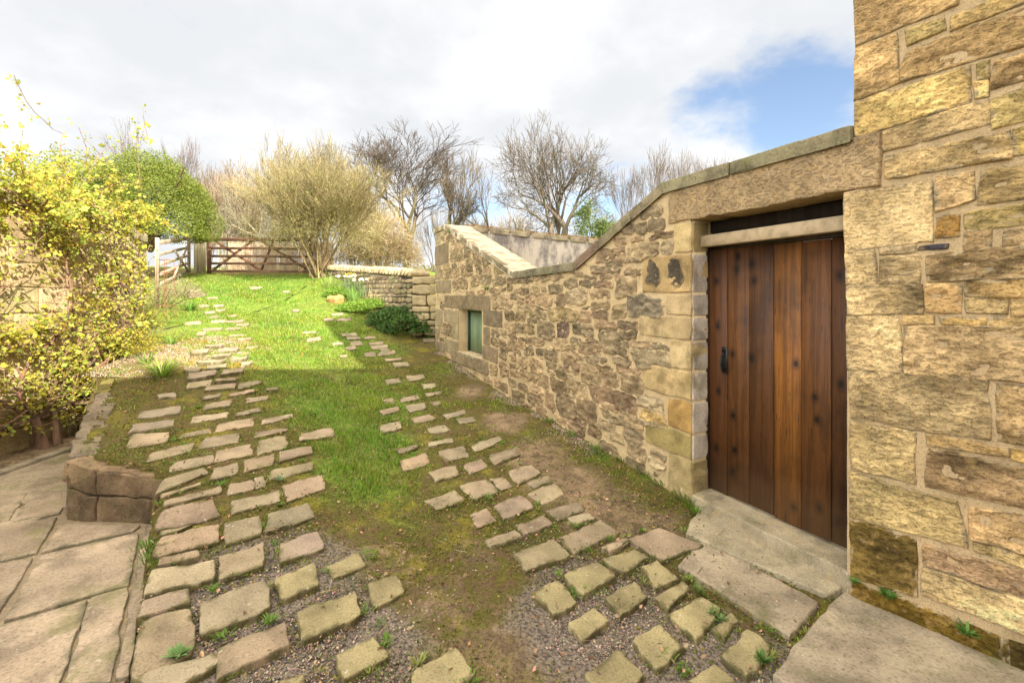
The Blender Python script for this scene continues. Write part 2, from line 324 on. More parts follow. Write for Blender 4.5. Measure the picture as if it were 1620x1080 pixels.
def ground_at(P):
    """points of the ground seen at the given photograph pixels"""
    P = np.atleast_2d(np.asarray(P, float)); rx = (P[:, 0] - CX) / F; rz = (HY - P[:, 1]) / F
    out = np.full((len(P), 3), np.nan); done = np.zeros(len(P), bool); ys = np.arange(1.2, 22, .02); pd = None
    for y in ys:
        d = EYE + rz * y - hz(rx * y, y)
        if pd is not None:
            hit = (~done) & (d <= 0) & (pd > 0)
            if hit.any():
                tt = pd[hit] / (pd[hit] - d[hit]); yy = y - .02 + .02 * tt
                out[hit] = np.stack([rx[hit] * yy, yy, EYE + rz[hit] * yy], 1); done |= hit
        pd = d
    bad = ~done; out[bad] = np.stack([rx[bad] * 15, np.full(bad.sum(), 15.), np.full(bad.sum(), 2.2)], 1)
    return out
# ---------------------------------------------------------------- a block of stone: a four-cornered face with worn edges
def patch(mb, quad, nrm, thick, C, res=.02, r=.012, amp=.004, ns=14, edge=.006, k=.12, seed=0, warp=None, tilt=0.0, tone=.0, rim=None, an=1.0, pitd=0.0):
    q = np.array(quad, float); n = np.array(nrm, float); n /= np.linalg.norm(n)
    Lu = (np.linalg.norm(q[1] - q[0]) + np.linalg.norm(q[2] - q[3])) / 2; Lv = (np.linalg.norm(q[3] - q[0]) + np.linalg.norm(q[2] - q[1])) / 2
    r = min(r, Lu * .3, Lv * .3)
    def ax(L):
        m = max(3, int(round((L - 2 * r) / res)) + 1); inner = np.linspace(r, L - r, m)
        a = np.concatenate([[0, 0, r * .25, r * .6], inner, [L - r * .6, L - r * .25, L, L]]); return a
    U, Vv = ax(Lu), ax(Lv); nu, nv = len(U), len(Vv); uu, vv = np.meshgrid(U, Vv, indexing='ij')
    d = np.minimum(np.minimum(uu, Lu - uu), np.minimum(vv, Lv - vv))
    h = -r * (1 - np.sqrt(np.clip(1 - np.clip(1 - d / r, 0, 1) ** 2, 0, 1)))
    s = 2 * uu / Lu - 1; t = 2 * vv / Lv - 1; s2 = s * (1 - k * t ** 4 * .5 - k * t * t * .25); t2 = t * (1 - k * s ** 4 * .5 - k * s * s * .25)
    a, b = ((s2 + 1) / 2)[..., None], ((t2 + 1) / 2)[..., None]
    P = q[0] * (1-a) * (1-b) + q[1] * a * (1-b) + q[2] * a * b + q[3] * (1-a) * b
    P = P.reshape(-1, 3); dd = d.ravel(); hh = h.ravel()
    eu = (q[1] - q[0]) / (np.linalg.norm(q[1] - q[0]) + 1e-9); ev = np.cross(n, eu)
    off = seed * 3.17
    wob = np.clip(1 - dd / .08, 0, 1) * edge
    P2 = P + eu * (fbm(P + off, 9, 3, 3) * wob)[:, None] + ev * (fbm(P + off, 9, 5, 3) * wob)[:, None]
    raw = fbm((P + off) * [1, 1, an], ns, 11, 4); surf = raw * amp
    if tilt: surf = surf + (s.ravel() * np.sin(seed) + t.ravel() * np.cos(seed)) * tilt
    P2 = P2 + n * (hh + surf * np.clip(dd / (r * .6 + 1e-6), .25, 1))[:, None]
    ring = np.zeros((nu, nv), bool); ring[0] = ring[-1] = True; ring[:, 0] = ring[:, -1] = True; ring = ring.ravel()
    P2[ring] = P2[ring] + n * (-thick - r) 
    idx = np.arange(nu * nv).reshape(nu, nv)
    Q = np.stack([idx[:-1, :-1], idx[1:, :-1], idx[1:, 1:], idx[:-1, 1:]], -1).reshape(-1, 4)
    fn = np.cross(q[1] - q[0], q[3] - q[0])
    if np.dot(fn, n) < 0: Q = Q[:, ::-1]
    c = np.tile(np.array(C, float), (len(P2), 1))
    if tone: c = c * (1 + tone * fbm(P + off, 4, 23, 3))[:, None]
    if pitd: c = c * np.clip(1 + pitd * raw, .35, 1.5)[:, None]
    if rim is not None:
        wgt = sstep(dd + .016 * fbm(P + off, 22, 51, 3), rim[1] * 1.3, rim[1] * .3)[:, None]; c = c * (1 - wgt) + np.array(rim[0]) * wgt
    mb.add(P2, Q, None, np.clip(c, .01, 1))
def grid_face(mb, quad, nrm, C, res, amp, ns, seed=0, hole=None, keep=None):
    """a plain rough face (mortar bed, render) between four corners"""
    q = np.array(quad, float); n = np.array(nrm, float); n /= np.linalg.norm(n)
    nu = max(2, int(np.linalg.norm(q[1] - q[0]) / res)); nv = max(2, int(np.linalg.norm(q[3] - q[0]) / res))
    a, b = np.meshgrid(np.linspace(0, 1, nu), np.linspace(0, 1, nv), indexing='ij'); a, b = a[..., None], b[..., None]
    P = (q[0] * (1-a) * (1-b) + q[1] * a * (1-b) + q[2] * a * b + q[3] * (1-a) * b).reshape(-1, 3)
    idx = np.arange(nu * nv).reshape(nu, nv); Q = np.stack([idx[:-1, :-1], idx[1:, :-1], idx[1:, 1:], idx[:-1, 1:]], -1).reshape(-1, 4)
    if keep is not None: Q = Q[keep(P[Q].mean(1))]
    if np.dot(np.cross(q[1] - q[0], q[3] - q[0]), n) < 0: Q = Q[:, ::-1]
    mb.add(P + n * (fbm(P, ns, seed, 4) * amp)[:, None], Q, None, C)

# ---------------------------------------------------------------- frames of the two walls on the right
class Plane:
    def __init__(s, P0, T):       # T runs along the wall; n faces the yard
        s.P0 = np.array([P0[0], P0[1], 0.0]); s.T = np.array([T[0], T[1], 0.0]) / math.hypot(*T); s.n = np.array([-abs(s.T[1]), -abs(s.T[0]), 0])
    def px(s, px, py, D=0.0):     # the point of the plane (D behind it) under a pixel of the photograph
        r = ray(px, py); o = s.P0 - s.n * D
        y = np.dot(o, s.n) / (r[0] * s.n[0] + s.n[1]); return np.array([r[0] * y, y, EYE + r[2] * y])
    def uv(s, p): return np.dot(p - s.P0, s.T), p[2]
    def pt(s, u, z, D=0.0): q = s.P0 + s.T * u - s.n * D; return np.array([q[0], q[1], z])
    def ux(s, px): return s.uv(s.px(px, HY))[0]
    def zx(s, px, py): return s.px(px, py)[2]
    def boxq(s, x0, y0, x1, y1, D=0.0):
        cx = (x0 + x1) / 2; u0, u1 = s.ux(x0), s.ux(x1); zt, zb = s.zx(cx, y0), s.zx(cx, y1)
        return [s.pt(u0, zt, D), s.pt(u1, zt, D), s.pt(u1, zb, D), s.pt(u0, zb, D)]
GW = Plane((1.44, 3.44), (-.44, .898))     # the low wall with the plank door
HW = Plane((1.88, 2.50), (.612, -.79))     # the gable of the house
def WQ(rows, x0, y0, s): return [[(x0 + q[i] / s, y0 + q[i+1] / s) for i in (0, 2, 4, 6)] for q in rows]

# ================================================================ SETTING
# patio outline (the ground drops under it)
PATIO = np.array([(-.3,0.2),(-1.565,1.87),(-1.94,2.4),(-2.12,2.66),(-2.42,3.18),(-3.22,3.36),(-4.45,5.1),(-5.3,5.4),(-9,5.2),(-9,-3),(-.3,-3)])
def inside(P, poly):
    x, y = P[:, 0], P[:, 1]; c = np.zeros(len(P), bool); j = len(poly) - 1
    for i in range(len(poly)):
        xi, yi = poly[i]; xj, yj = poly[j]
        with np.errstate(divide='ignore', invalid='ignore'):
            c ^= ((yi > y) != (yj > y)) & (x < (xj - xi) * (y - yi) / (yj - yi + 1e-12) + xi)
        j = i
    return c
# masks of what grows where: centre pixel, radii in metres, strength
def blobs(L):
    g = ground_at([(b[0], b[1]) for b in L]); return [(p[0], p[1], b[2], b[3], b[4]) for p, b in zip(g, L)]
B_grass = blobs([(560,640,.9,1.2,.9),(575,700,.55,.6,1),(560,745,.4,.4,.9),(600,650,.5,.6,.8),(500,610,1.2,.8,.7),(430,560,1.6,1.4,.75),(430,515,2.4,2.5,.9),(400,460,3.2,3.0,.9),
                 (520,540,1.3,1.2,.9),(580,600,.9,.8,.6),(640,800,.35,.3,.25),(565,790,.35,.3,.5),(700,640,.4,.5,.35),(740,560,.5,.8,.55),(790,640,.22,.5,.45),(840,690,.2,.35,.4),(950,720,.25,.3,.55),(1030,755,.3,.2,.5),
                 (620,690,.4,.5,.5),(650,620,.5,.6,.5),(600,555,.8,1.0,.6),(480,655,.5,.5,.6),(340,520,.6,.8,.4),(470,440,4,1.2,.9),(700,585,.5,.5,.5),(410,640,.35,.4,.35),(640,760,.3,.35,.35),(600,720,.45,.5,.95),(590,775,.40,.30,.75),(520,790,.18,.2,.5),(700,770,.25,.25,.4),(640,830,.3,.2,.45),(620,930,.18,.15,.3)])
B_soil = blobs([(720,590,.35,.5,.5),(745,620,.3,.5,.8),(800,665,.32,.5,1),(850,720,.35,.5,1),(900,770,.4,.5,1),(960,810,.4,.45,1),(1010,830,.4,.3,.9),(1080,820,.2,.2,.5),(700,960,.5,.4,.5),(820,1040,.6,.35,.65),(620,880,.3,.3,.5),
                (760,880,.3,.25,.5),(180,700,.3,.3,.3),(560,860,.3,.3,.4),(820,640,.2,.9,.4),(900,700,.2,.6,.4),(230,560,.8,.6,.9),(250,520,.9,.8,.7),(560,1010,.4,.3,.5),(400,452,3.0,.5,.4),(330,450,1,.6,.5)])
B_grav = blobs([(430,930,.55,.55,.95),(380,1000,.6,.5,1),(480,1030,.6,.5,1),(560,1050,.4,.3,.8),(440,860,.4,.35,.6),(960,980,.55,.5,1),(1050,1030,.6,.4,1),(900,900,.4,.35,.7),(1140,1060,.5,.3,1),(860,850,.3,.3,.45),(960,930,.4,.3,.8),(780,800,.25,.2,.3),(350,880,.2,.2,.4)])
def field(x, y, B):
    o = np.zeros_like(x)
    for bx, by, rx, ry, s in B: o = np.maximum(o, s * np.exp(-(((x - bx) / rx) ** 2 + ((y - by) / ry) ** 2) * .9))
    return o
def axis(lo, hi, parts):
    a = [lo]
    while a[-1] < hi:
        st = [s for e, s in parts if a[-1] < e][0]; a.append(a[-1] + st)
    return np.array(a)
gx = np.concatenate([-12 - np.cumsum(np.geomspace(.4, 40, 22))[::-1], axis(-12, -5.6, [(9e9, .15)]), axis(-5.58, 2.3, [(9e9, .032)]), axis(2.4, 12, [(9e9, .4)]), 12.5 + np.cumsum(np.geomspace(1, 40, 18))])
gy = np.concatenate([np.array([-60, -30, -15, -8, -4, -2, -1, -.3, .2, .6]), axis(.8, 6.5, [(9e9, .032)]), axis(6.56, 15, [(9e9, .07)]), 15.3 + np.cumsum(np.geomspace(.3, 45, 34))])
x, y = np.meshgrid(gx, gy, indexing='ij'); P = np.stack([x.ravel(), y.ravel(), np.zeros(x.size)], 1)
z = hz(P[:, 0], P[:, 1]); near = (np.abs(P[:, 0] + 4) < 8) & (P[:, 1] < 16) & (P[:, 1] > .5)
z[near] += fbm(P[near], 2.2, 2, 3) * .012 + fbm(P[near], 14, 3, 3) * .006
# a hollow bed for the gravel and the joints between the setts
Gf = field(P[:, 0], P[:, 1], B_grav); z[near] -= .022 * np.clip(Gf[near], 0, 1)
z[P[:, 1] < .7] = -.15
for q_, zz_ in (([(1068,896),(1113,848),(1306,953),(1250,1012)], -.118), ([(1076,845),(1103,800),(1352,915),(1316,944)], -.098), ([(1100,806),(1104,776),(1345,880),(1348,920)], -.07)):
    z = np.where(inside(P, [at_z(a, b, zz_)[:2] for a, b in q_]), np.minimum(z, zz_ - .035), z)
z = np.where((P[:, 0] > .75 + (P[:, 1] < 1.9) * 0) & (P[:, 1] < 2.6 - (1.88 - P[:, 0]) * .8), np.minimum(z, -.15), z)
z = np.where(inside(P, PATIO), -.30, z)
# the house stands on its own footing
P[:, 2] = z
m = MB(); idx = np.arange(P.shape[0]).reshape(x.shape); Q = np.stack([idx[:-1, :-1], idx[1:, :-1], idx[1:, 1:], idx[:-1, 1:]], -1).reshape(-1, 4)
G = field(P[:, 0], P[:, 1], B_grass); S = field(P[:, 0], P[:, 1], B_soil); G = np.maximum(G, sstep(P[:, 1], 14.6, 16)); G = np.maximum(G, sstep(-P[:, 0], 11, 14))
m.add(P, Q, None, np.stack([G, S, Gf], 1))
ground = tag(m.build('ground', M['ground'], smooth=True, origin=(0, 0, 0)), kind='structure')

# ---------------------------------------------------------------- setts of the old path, each traced where it lies
T_ = []
T_ += WQ([(205,45,455,10,465,62,200,88),(150,135,410,105,415,150,125,185),(130,210,375,200,365,260,105,295),(570,85,795,58,790,90,560,125),(755,140,970,95,978,150,740,190),
(880,50,1035,22,1045,45,870,72),(1065,100,1255,68,1265,88,1070,135),(1025,190,1220,170,1225,190,1020,228),(1340,205,1535,170,1560,220,1350,250),(500,205,680,172,670,200,485,232),
(655,235,880,210,882,265,640,305),(1035,255,1215,225,1230,295,1040,345),(280,335,550,275,548,325,255,400),(740,330,955,290,965,355,735,400),(1195,330,1390,300,1400,345,1205,395),
(440,400,695,360,695,415,405,465),(935,395,1130,360,1130,425,945,465),(1135,465,1400,415,1405,465,1130,520),(705,455,870,425,870,490,705,528),(375,520,620,458,645,500,315,620),
(825,560,980,535,1000,595,820,640),(995,520,1075,500,1085,575,1015,590),(345,625,625,550,610,572,345,650),(375,680,740,580,755,625,360,720),(865,680,1165,610,1180,680,865,765),
(1210,575,1465,505,1500,590,1240,680),(360,745,690,675,750,790,330,880),(1105,775,1390,695,1420,800,1100,895),(320,900,560,850,500,885,315,945),(345,940,740,840,748,970,300,1075),
(800,835,1035,785,1035,915,800,980)], 180, 640, 4.5)
T_ += WQ([(750,180,1050,80,1065,240,745,330),(1195,85,1450,5,1485,120,1195,210),(310,185,600,125,612,170,295,240),(270,275,700,195,700,330,205,445),(1140,325,1440,225,1462,375,1190,480),
(205,485,545,385,545,500,165,615),(620,500,1080,345,1097,545,605,735),(185,640,555,530,565,860,110,1040),(760,820,1215,635,1228,810,740,1035),(1305,560,1720,430,1765,590,1350,770),
(110,1055,715,845,745,925,480,1110),(1170,1075,1355,1010,1360,1110,1150,1150)], 180, 840, 4.5)
T_ += WQ([(75,235,295,145,343,235,120,335),(365,375,550,300,638,420,430,545),(140,870,435,732,520,885,205,1045),(670,1000,990,828,1138,1030,740,1190),(1205,65,1400,-5,1452,35,1250,108)], 500, 840, 4.5)
T_ += WQ([(280,265,480,185,580,275,405,380),(520,170,720,115,800,160,640,255),(690,50,860,-20,1110,70,870,165),(750,210,850,170,970,280,850,345),(75,370,240,295,362,430,215,500),
(525,400,700,305,785,395,630,515),(830,395,1000,300,1040,350,915,470),(305,550,460,455,550,540,385,650),(915,510,1120,395,1240,470,1075,650),(1180,590,1300,495,1345,545,1255,650),
(695,665,860,565,1015,705,850,840),(1230,755,1400,590,1550,690,1400,890),(405,870,610,715,770,870,600,1030),(1040,910,1200,810,1320,910,1200,1010),(510,90,640,40,670,60,570,115)], 820, 840, 3.857)
T_ += WQ([(165,75,280,55,330,95,190,110),(370,10,480,0,510,25,400,45),(170,175,335,148,345,175,180,200),(470,200,660,140,690,165,530,235),(245,245,420,210,455,275,295,305),(-20,310,150,255,178,325,0,372),
(600,270,780,222,820,265,650,325),(420,335,540,300,595,350,470,390),(185,385,350,345,388,405,225,445),(745,385,900,345,960,395,810,470),(610,435,700,420,765,480,690,515),(880,465,1010,420,1045,455,920,500),
(400,490,575,440,665,525,480,582),(885,540,1060,465,1125,545,985,610),(150,590,360,520,418,590,230,650),(645,630,820,555,918,640,715,712),(1010,660,1215,605,1275,655,1085,725),(465,695,590,650,650,730,520,787),
(1170,710,1300,675,1345,710,1230,760),(800,765,980,700,1045,755,860,825),(575,875,775,800,825,845,630,920),(1110,850,1400,735,1500,815,1225,950),(1400,920,1560,850,1590,880,1470,945),(785,975,1050,875,1165,975,880,1090)], 640, 660, 4.5)
T_ += WQ([(265,335,380,322,400,355,280,368),(455,305,580,292,610,320,475,345),(580,375,690,365,695,395,590,405),(610,440,740,425,745,445,630,465),(395,490,540,455,555,490,410,515),(235,500,330,485,350,520,260,525),
(440,550,600,528,620,570,480,595),(220,590,370,560,385,590,255,625),(655,520,740,512,745,535,690,548),(495,655,640,625,690,660,530,695),(755,625,940,585,950,615,810,655),(225,715,385,680,400,740,250,770),
(370,915,530,885,545,910,400,950),(265,160,395,148,400,168,290,178),(335,195,450,185,470,215,350,220),(205,115,340,88,350,110,220,130),(85,110,170,98,190,135,110,140),(145,45,280,38,285,60,160,65),(225,75,300,68,305,88,240,92)], 560, 540, 5.4)
T_ += WQ([(345,560,500,535,525,580,350,595),(665,430,905,410,880,460,655,490),(880,465,1140,448,1140,500,870,515),(1215,445,1390,418,1440,440,1225,495),(1110,550,1345,515,1355,545,1105,580),(1300,600,1500,575,1490,615,1295,645),
(820,590,1000,555,1000,590,815,620),(850,665,1095,620,1110,680,840,712),(685,340,940,312,935,360,680,395),(1045,305,1240,288,1235,320,1035,345),(870,255,1050,235,1060,270,870,285),(610,280,790,265,790,300,640,305),
(1235,215,1345,208,1320,240,1240,240),(1130,175,1290,162,1280,185,1120,192),(780,200,1040,185,1020,210,790,220),(930,145,1100,132,1090,150,920,165),(1000,75,1180,62,1170,90,990,98),(705,95,870,80,860,115,710,125),
(1280,75,1390,68,1380,88,1285,92),(860,40,1020,30,1000,50,870,52),(960,400,1160,380,1150,410,970,415),(1500,500,1615,488,1600,512,1510,515)], 200, 540, 6.75)
T_ += WQ([(630,580,740,572,735,590,640,595),(560,548,680,540,670,555,570,560),(340,492,490,485,480,505,345,508),(280,530,350,520,345,545,280,550),(620,455,720,450,715,468,625,470),(530,490,640,485,640,500,530,505),
(530,425,680,418,670,435,540,440),(400,425,520,418,515,438,410,442),(180,435,310,425,310,455,185,460),(380,385,470,378,460,398,385,400),(540,383,620,376,615,392,540,395),(220,160,310,155,310,175,220,180),
(220,198,345,192,340,215,225,228),(370,225,450,220,450,233,375,236),(60,90,130,85,130,100,70,103),(730,135,830,130,830,148,740,152),(1010,170,1070,165,1065,180,1015,182),(1190,518,1290,515,1300,528,1195,530),
(1220,575,1330,560,1330,590,1235,600),(1360,408,1440,402,1440,425,1370,428),(1480,405,1590,398,1600,422,1485,425),(1440,615,1530,612,1535,632,1440,632),(1545,655,1620,640,1640,670,1570,672),(1500,725,1560,720,1560,735,1505,738),
(1090,330,1150,325,1150,345,1100,345),(1430,365,1520,358,1520,375,1435,378),(440,330,520,326,515,342,445,344),(350,350,430,346,425,362,355,364),(300,290,380,287,375,302,305,304),(420,290,500,287,495,300,425,302)], 260, 430, 5.4)
T_ += WQ([(1020,388,1085,383,1095,398,1030,400),(1045,405,1105,402,1110,415,1050,416),(1060,425,1110,420,1120,440,1065,442),(1130,402,1180,398,1185,410,1135,412),(1150,430,1215,425,1220,438,1160,440),
(1200,475,1260,470,1275,485,1210,490),(1410,412,1460,408,1462,425,1415,426),(1160,445,1225,440,1240,458,1170,460)], 200, 400, 3.0)
pathE = empty('path', (0, 0, 0), kind='structure')
OCC = np.zeros((600, 800), bool)          # 2 cm cells: where a stone covers the ground (x -10..2, y 1..17)
def occ(quads):
    for q in quads:
        q = np.array(q)[:, :2]; lo = q.min(0); hi = q.max(0)
        i0, i1 = int((lo[0] + 10) / .02), int((hi[0] + 10) / .02) + 1; j0, j1 = int((lo[1] - 1) / .02), int((hi[1] - 1) / .02) + 1
        i0, j0 = max(i0, 0), max(j0, 0); i1, j1 = min(i1, 600), min(j1, 800)
        if i1 <= i0 or j1 <= j0: continue
        a, b = np.meshgrid(np.arange(i0, i1), np.arange(j0, j1), indexing='ij')
        c = q.mean(0); PP = np.stack([a.ravel() * .02 - 10 + .01, b.ravel() * .02 + 1.01], 1); PP = c + (PP - c) * 1.02
        OCC[i0:i1, j0:j1] |= inside(PP, q).reshape(a.shape)
def covered(P):
    i = np.clip(((P[:, 0] + 10) / .02).astype(int), 0, 599); j = np.clip(((P[:, 1] - 1) / .02).astype(int), 0, 799); return OCC[i, j]
sq = []
for q in T_:
    w = ground_at(q)
    if np.ptp(w[:, 1]) > 1.6 or np.ptp(w[:, 0]) > 1.2: continue
    q = np.array(q)
    pa = .5 * abs(np.cross(q[2] - q[0], q[3] - q[1])); sq.append((pa, w, q.mean(0)))
sq.sort(key=lambda s: -s[0])
rest = MB()
for i, (pa, w, c) in enumerate(sq):
    dep = w[:, 1].mean(); green = .25 if c[1] < 620 else 0
    base = np.array([.305, .24, .158]) * (1 + rng.normal() * .09); base = base * (1 + rng.normal(size=3) * .03)
    if c[1] > 880 and c[0] > 430: base = np.array([.30, .25, .13]) * (1 + rng.normal() * .06)
    if 450 < c[0] < 520 and 840 < c[1] < 890: base = np.array([.31, .235, .18])
    proud = .017 if c[1] > 880 else (.013 if c[1] > 600 else .022)
    n = np.cross(w[1] - w[0], w[3] - w[0]); n = n / np.linalg.norm(n); n = n if n[2] > 0 else -n
    n = n * .6 + np.array([rng.normal() * .03, rng.normal() * .03, .4])
    w = w + np.array([0, 0, proud * rng.uniform(.75, 1.3)])
    cc = w.mean(0); w = cc + (w - cc) * (1.12 if c[1] < 880 else 1.06) * [1, 1.12 if c[1] < 760 else 1, 1]
    # the four corners as traced are at the stone's top edge: the ground point lies a little beyond it, so pull the stone forward
    if dep < 7: w[:, :2] *= (EYE - w[:, 2:3]) / (EYE - w[:, 2:3] + proud)
    mb = MB() if i < 100 else rest
    patch(mb, w, n, .09, base, res=.018 if dep < 3.5 else .035, r=.010, amp=.006, ns=8, edge=.013, k=rng.uniform(.0, .10), seed=i, tone=.25, pitd=.15, rim=((.13,.11,.05), .006))
    if i < 100: mb.build('sett', M['sett'], pathE, smooth=True)
r_ = tag(rest.build('smaller_setts', M['sett'], pathE, smooth=True), kind='stuff')
occ([s[1] for s in sq])
# ---------------------------------------------------------------- patio of riven flags
pat = empty('patio', (-3, 2.5, -.07), kind='structure')
mb = MB(); grid_face(mb, [(-9,-2.9,-.062),(-.55,-2.9,-.062),(-.55,5.35,-.062),(-9,5.35,-.062)], (0,0,1), (.27,.21,.14), .05, .004, 8, keep=lambda c: inside(c, PATIO)); mb.build('bedding', M['mortar'], pat, smooth=True)
Pz = -.05
flags = WQ([(0,195,285,152,268,238,0,280),(0,287,122,266,35,385,-60,405),(140,264,268,244,262,350,48,392),(-80,420,250,366,155,522,0,560),(266,395,604,402,570,430,170,520),(-200,600,145,537,0,775,-200,830),(165,532,600,432,560,655,10,815),
           (-150,870,380,717,262,1080,-150,1200),(388,712,552,665,472,1080,268,1080),(620,402,676,400,548,1050,490,1062)], 0, 680, 2.7)
for i, q in enumerate(flags):
    w = [at_z(*p, Pz + .006) for p in q]; c = np.mean(w, 0); w = [c + (p - c) * .992 for p in w]
    if i == 0: continue
    mb = MB(); b = np.array([.355, .275, .195]) * (1 + rng.normal() * .05)
    if i == 8: b *= .88
    patch(mb, w, (0, 0, 1), .03, b, res=.03, r=.008, amp=.0045, ns=3.2, edge=.008, k=.02, seed=40 + i, tone=.25, rim=((.20,.17,.11), .006)); mb.build('flagstone', M['flag'], pat, smooth=True)
# flags at the back of the patio and the ones running on toward and past the viewer
for i, q in enumerate([[(-4.5,3.62),(-3.3,3.40),(-3.25,4.05),(-4.5,4.62)], [(-4.5,2.95),(-3.42,2.78),(-3.36,3.34),(-4.5,3.56)], [(-2.6,-.9),(-.5,-.9),(-.7,.55),(-2.6,.6)], [(-5,-1),(-2.7,-1),(-2.7,.9),(-5,.8)], [(-2.6,.63),(-1.35,.58),(-1.62,1.5),(-2.55,1.55)], [(-1.32,.57),(-.75,.57),(-1.42,1.62),(-1.58,1.5)], [(-3.4,.95),(-2.65,.93),(-2.62,1.5),(-3.3,1.62)]]):
    w = [np.array([a, b, Pz + .004]) for a, b in q]; mb = MB(); patch(mb, w, (0,0,1), .03, np.array([.335,.265,.185]) * (1 + rng.normal() * .05), res=.04, r=.008, amp=.004, ns=3, edge=.008, k=.02, seed=70 + i, tone=.1)
    mb.build('flagstone', M['flag'], pat, smooth=True)
mb = MB()     # edging stones of the flower bed under the climber
for i in range(6):
    y0 = 1.6 + i * .55; patch(mb, [(-4.60,y0,-.02),(-4.50,y0,-.02),(-4.50,y0+.54,-.02),(-4.60,y0+.54,-.02)], (0,0,1), .06, (.30,.25,.18), res=.03, r=.008, amp=.003, seed=90+i)
kb = tag(mb.build('bed_edging', M['darkstone'], smooth=True), 'low stone edging between the patio flags and the soil bed under the climber', 'edging')
mb = MB(); grid_face(mb, [(-5.4,-1,-.045),(-4.6,-1,-.045),(-4.6,5.2,-.045),(-5.4,5.2,-.045)], (0,0,1), (.1,.9,.0), .03, .015, 9); bed = tag(mb.build('soil', M['ground'], smooth=True), kind='structure')

# ---------------------------------------------------------------- slabs in front of the door
def slab(name, w, C, thick, label, seed, res=.022, amp=.004, mt='flag', cat='paving slab', r=.012, k=.02, tone=.30):
    mb = MB(); patch(mb, w, (0, 0, 1), thick, C, res=res, r=r, amp=amp, ns=5, edge=.010, k=k, seed=seed, tone=tone); o = mb.build(name, M[mt], smooth=True); occ([w]); return tag(o, label, cat)
slab('stone_slab', [at_z(1073,893,-.118), at_z(1113,852,-.118), at_z(1300,953,-.118), at_z(1250,1006,-.118)], (.35,.285,.20), .07, 'long worn paving slab lying below the narrow step of the plank door', 5)
slab('door_step', [at_z(1082,842,-.098), at_z(1103,806,-.098), at_z(1348,918,-.098), at_z(1312,940,-.098)], (.37,.315,.21), .09, 'narrow green-tinged stone step between the threshold and the long slab', 6)
P1 = at_z(1336, 927, -.112); P2 = at_z(1217, 1062, -.112); hd = HW.T * 2.6
slab('stone_slab', [P2, P1, P1 + hd, P2 + hd], (.315,.26,.185), .10, 'big square flagstone at the foot of the house wall', 8, res=.03)
# ================================================================ THE LOW WALL WITH THE PLANK DOOR
def prism(mb, pl, u0, u1, zb0, zt0, zb1, zt1, D0, D1, C):
    a = [pl.pt(u0, zb0, D0), pl.pt(u1, zb1, D0), pl.pt(u1, zt1, D0), pl.pt(u0, zt0, D0)]; b = [pl.pt(u0, zb0, D1), pl.pt(u1, zb1, D1), pl.pt(u1, zt1, D1), pl.pt(u0, zt0, D1)]
    mb.add(a + b, [(0,1,2,3),(7,6,5,4),(0,4,5,1),(1,5,6,2),(2,6,7,3),(3,7,4,0)], C=C)
gw = empty('garden_wall', (1.44, 3.44, 0), 'low rubble wall with a dipping stone coping, a plank door and a small green window', 'wall')
u_far = GW.ux(689); u_r1 = GW.ux(705); u_v1 = GW.ux(815); u_v2 = GW.ux(910); u_r2 = GW.ux(1050); u_dl = GW.ux(1095); u_dr = GW.ux(1337); u_end = GW.ux(1351)
zA = GW.zx(705, 355); zB = GW.zx(815, 430); zC = GW.zx(910, 415); zD = GW.zx(1050, 290); zE = GW.zx(1350, 200)
TH = .085
tops = [(u_end, zE - TH), (u_r2, zD - TH), (u_v2, zC - TH), (u_v1, zB - TH), (u_r1, zA - TH), (u_far, zA - TH)]
def top_at(u): return np.interp(u, [t[0] for t in tops], [t[1] for t in tops])
wu0, wu1 = GW.ux(762.5), GW.ux(725.4); wz1 = GW.zx(744, 490); wz0 = GW.zx(744, 561)     # window opening
mb = MB(); MC = (.62, .465, .26); BB = -.5
def col_(ua, ub, za=None, zb=None):
    prism(mb, GW, ua, ub, BB if za is None else za, top_at(ua) if zb is None else zb, BB if za is None else za, top_at(ub) if zb is None else zb, .012, .45, MC)
col_(u_dl, u_r2); 
prism(mb, GW, u_end, u_dl, 2.38, top_at(u_end), 2.38, top_at(u_dl), .012, .45, MC)
col_(u_r2, u_v2); col_(u_v2, u_v1); col_(u_v1, wu0)
col_(wu0, wu1, BB, wz0); prism(mb, GW, wu0, wu1, wz1, top_at(wu0), wz1, top_at(wu1), .012, .45, MC); col_(wu1, u_r1); col_(u_r1, u_far)
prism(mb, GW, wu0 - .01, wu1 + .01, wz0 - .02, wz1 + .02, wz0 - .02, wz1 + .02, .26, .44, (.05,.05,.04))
mb.build('wall_core', M['mortar'], gw)
mb = MB()
def keepm(c):
    d = c - GW.P0; u = d @ GW.T; z = c[:, 2]
    ok = (z < top_at(u) + .02) & (u > u_dl + .01) & (u < u_far)
    return ok & ~((u > wu0) & (u < wu1) & (z > wz0) & (z < wz1)) | ((u <= u_dl + .01) & (u > u_end) & (z > 2.40) & (z < top_at(u) + .02))
grid_face(mb, [GW.pt(u_end, -.35), GW.pt(u_far, -.35), GW.pt(u_far, 3.0), GW.pt(u_end, 3.0)], GW.n, MC, .018, .005, 16, 5, keep=keepm)
mb.build('mortar', M['mortar'], gw, smooth=True)
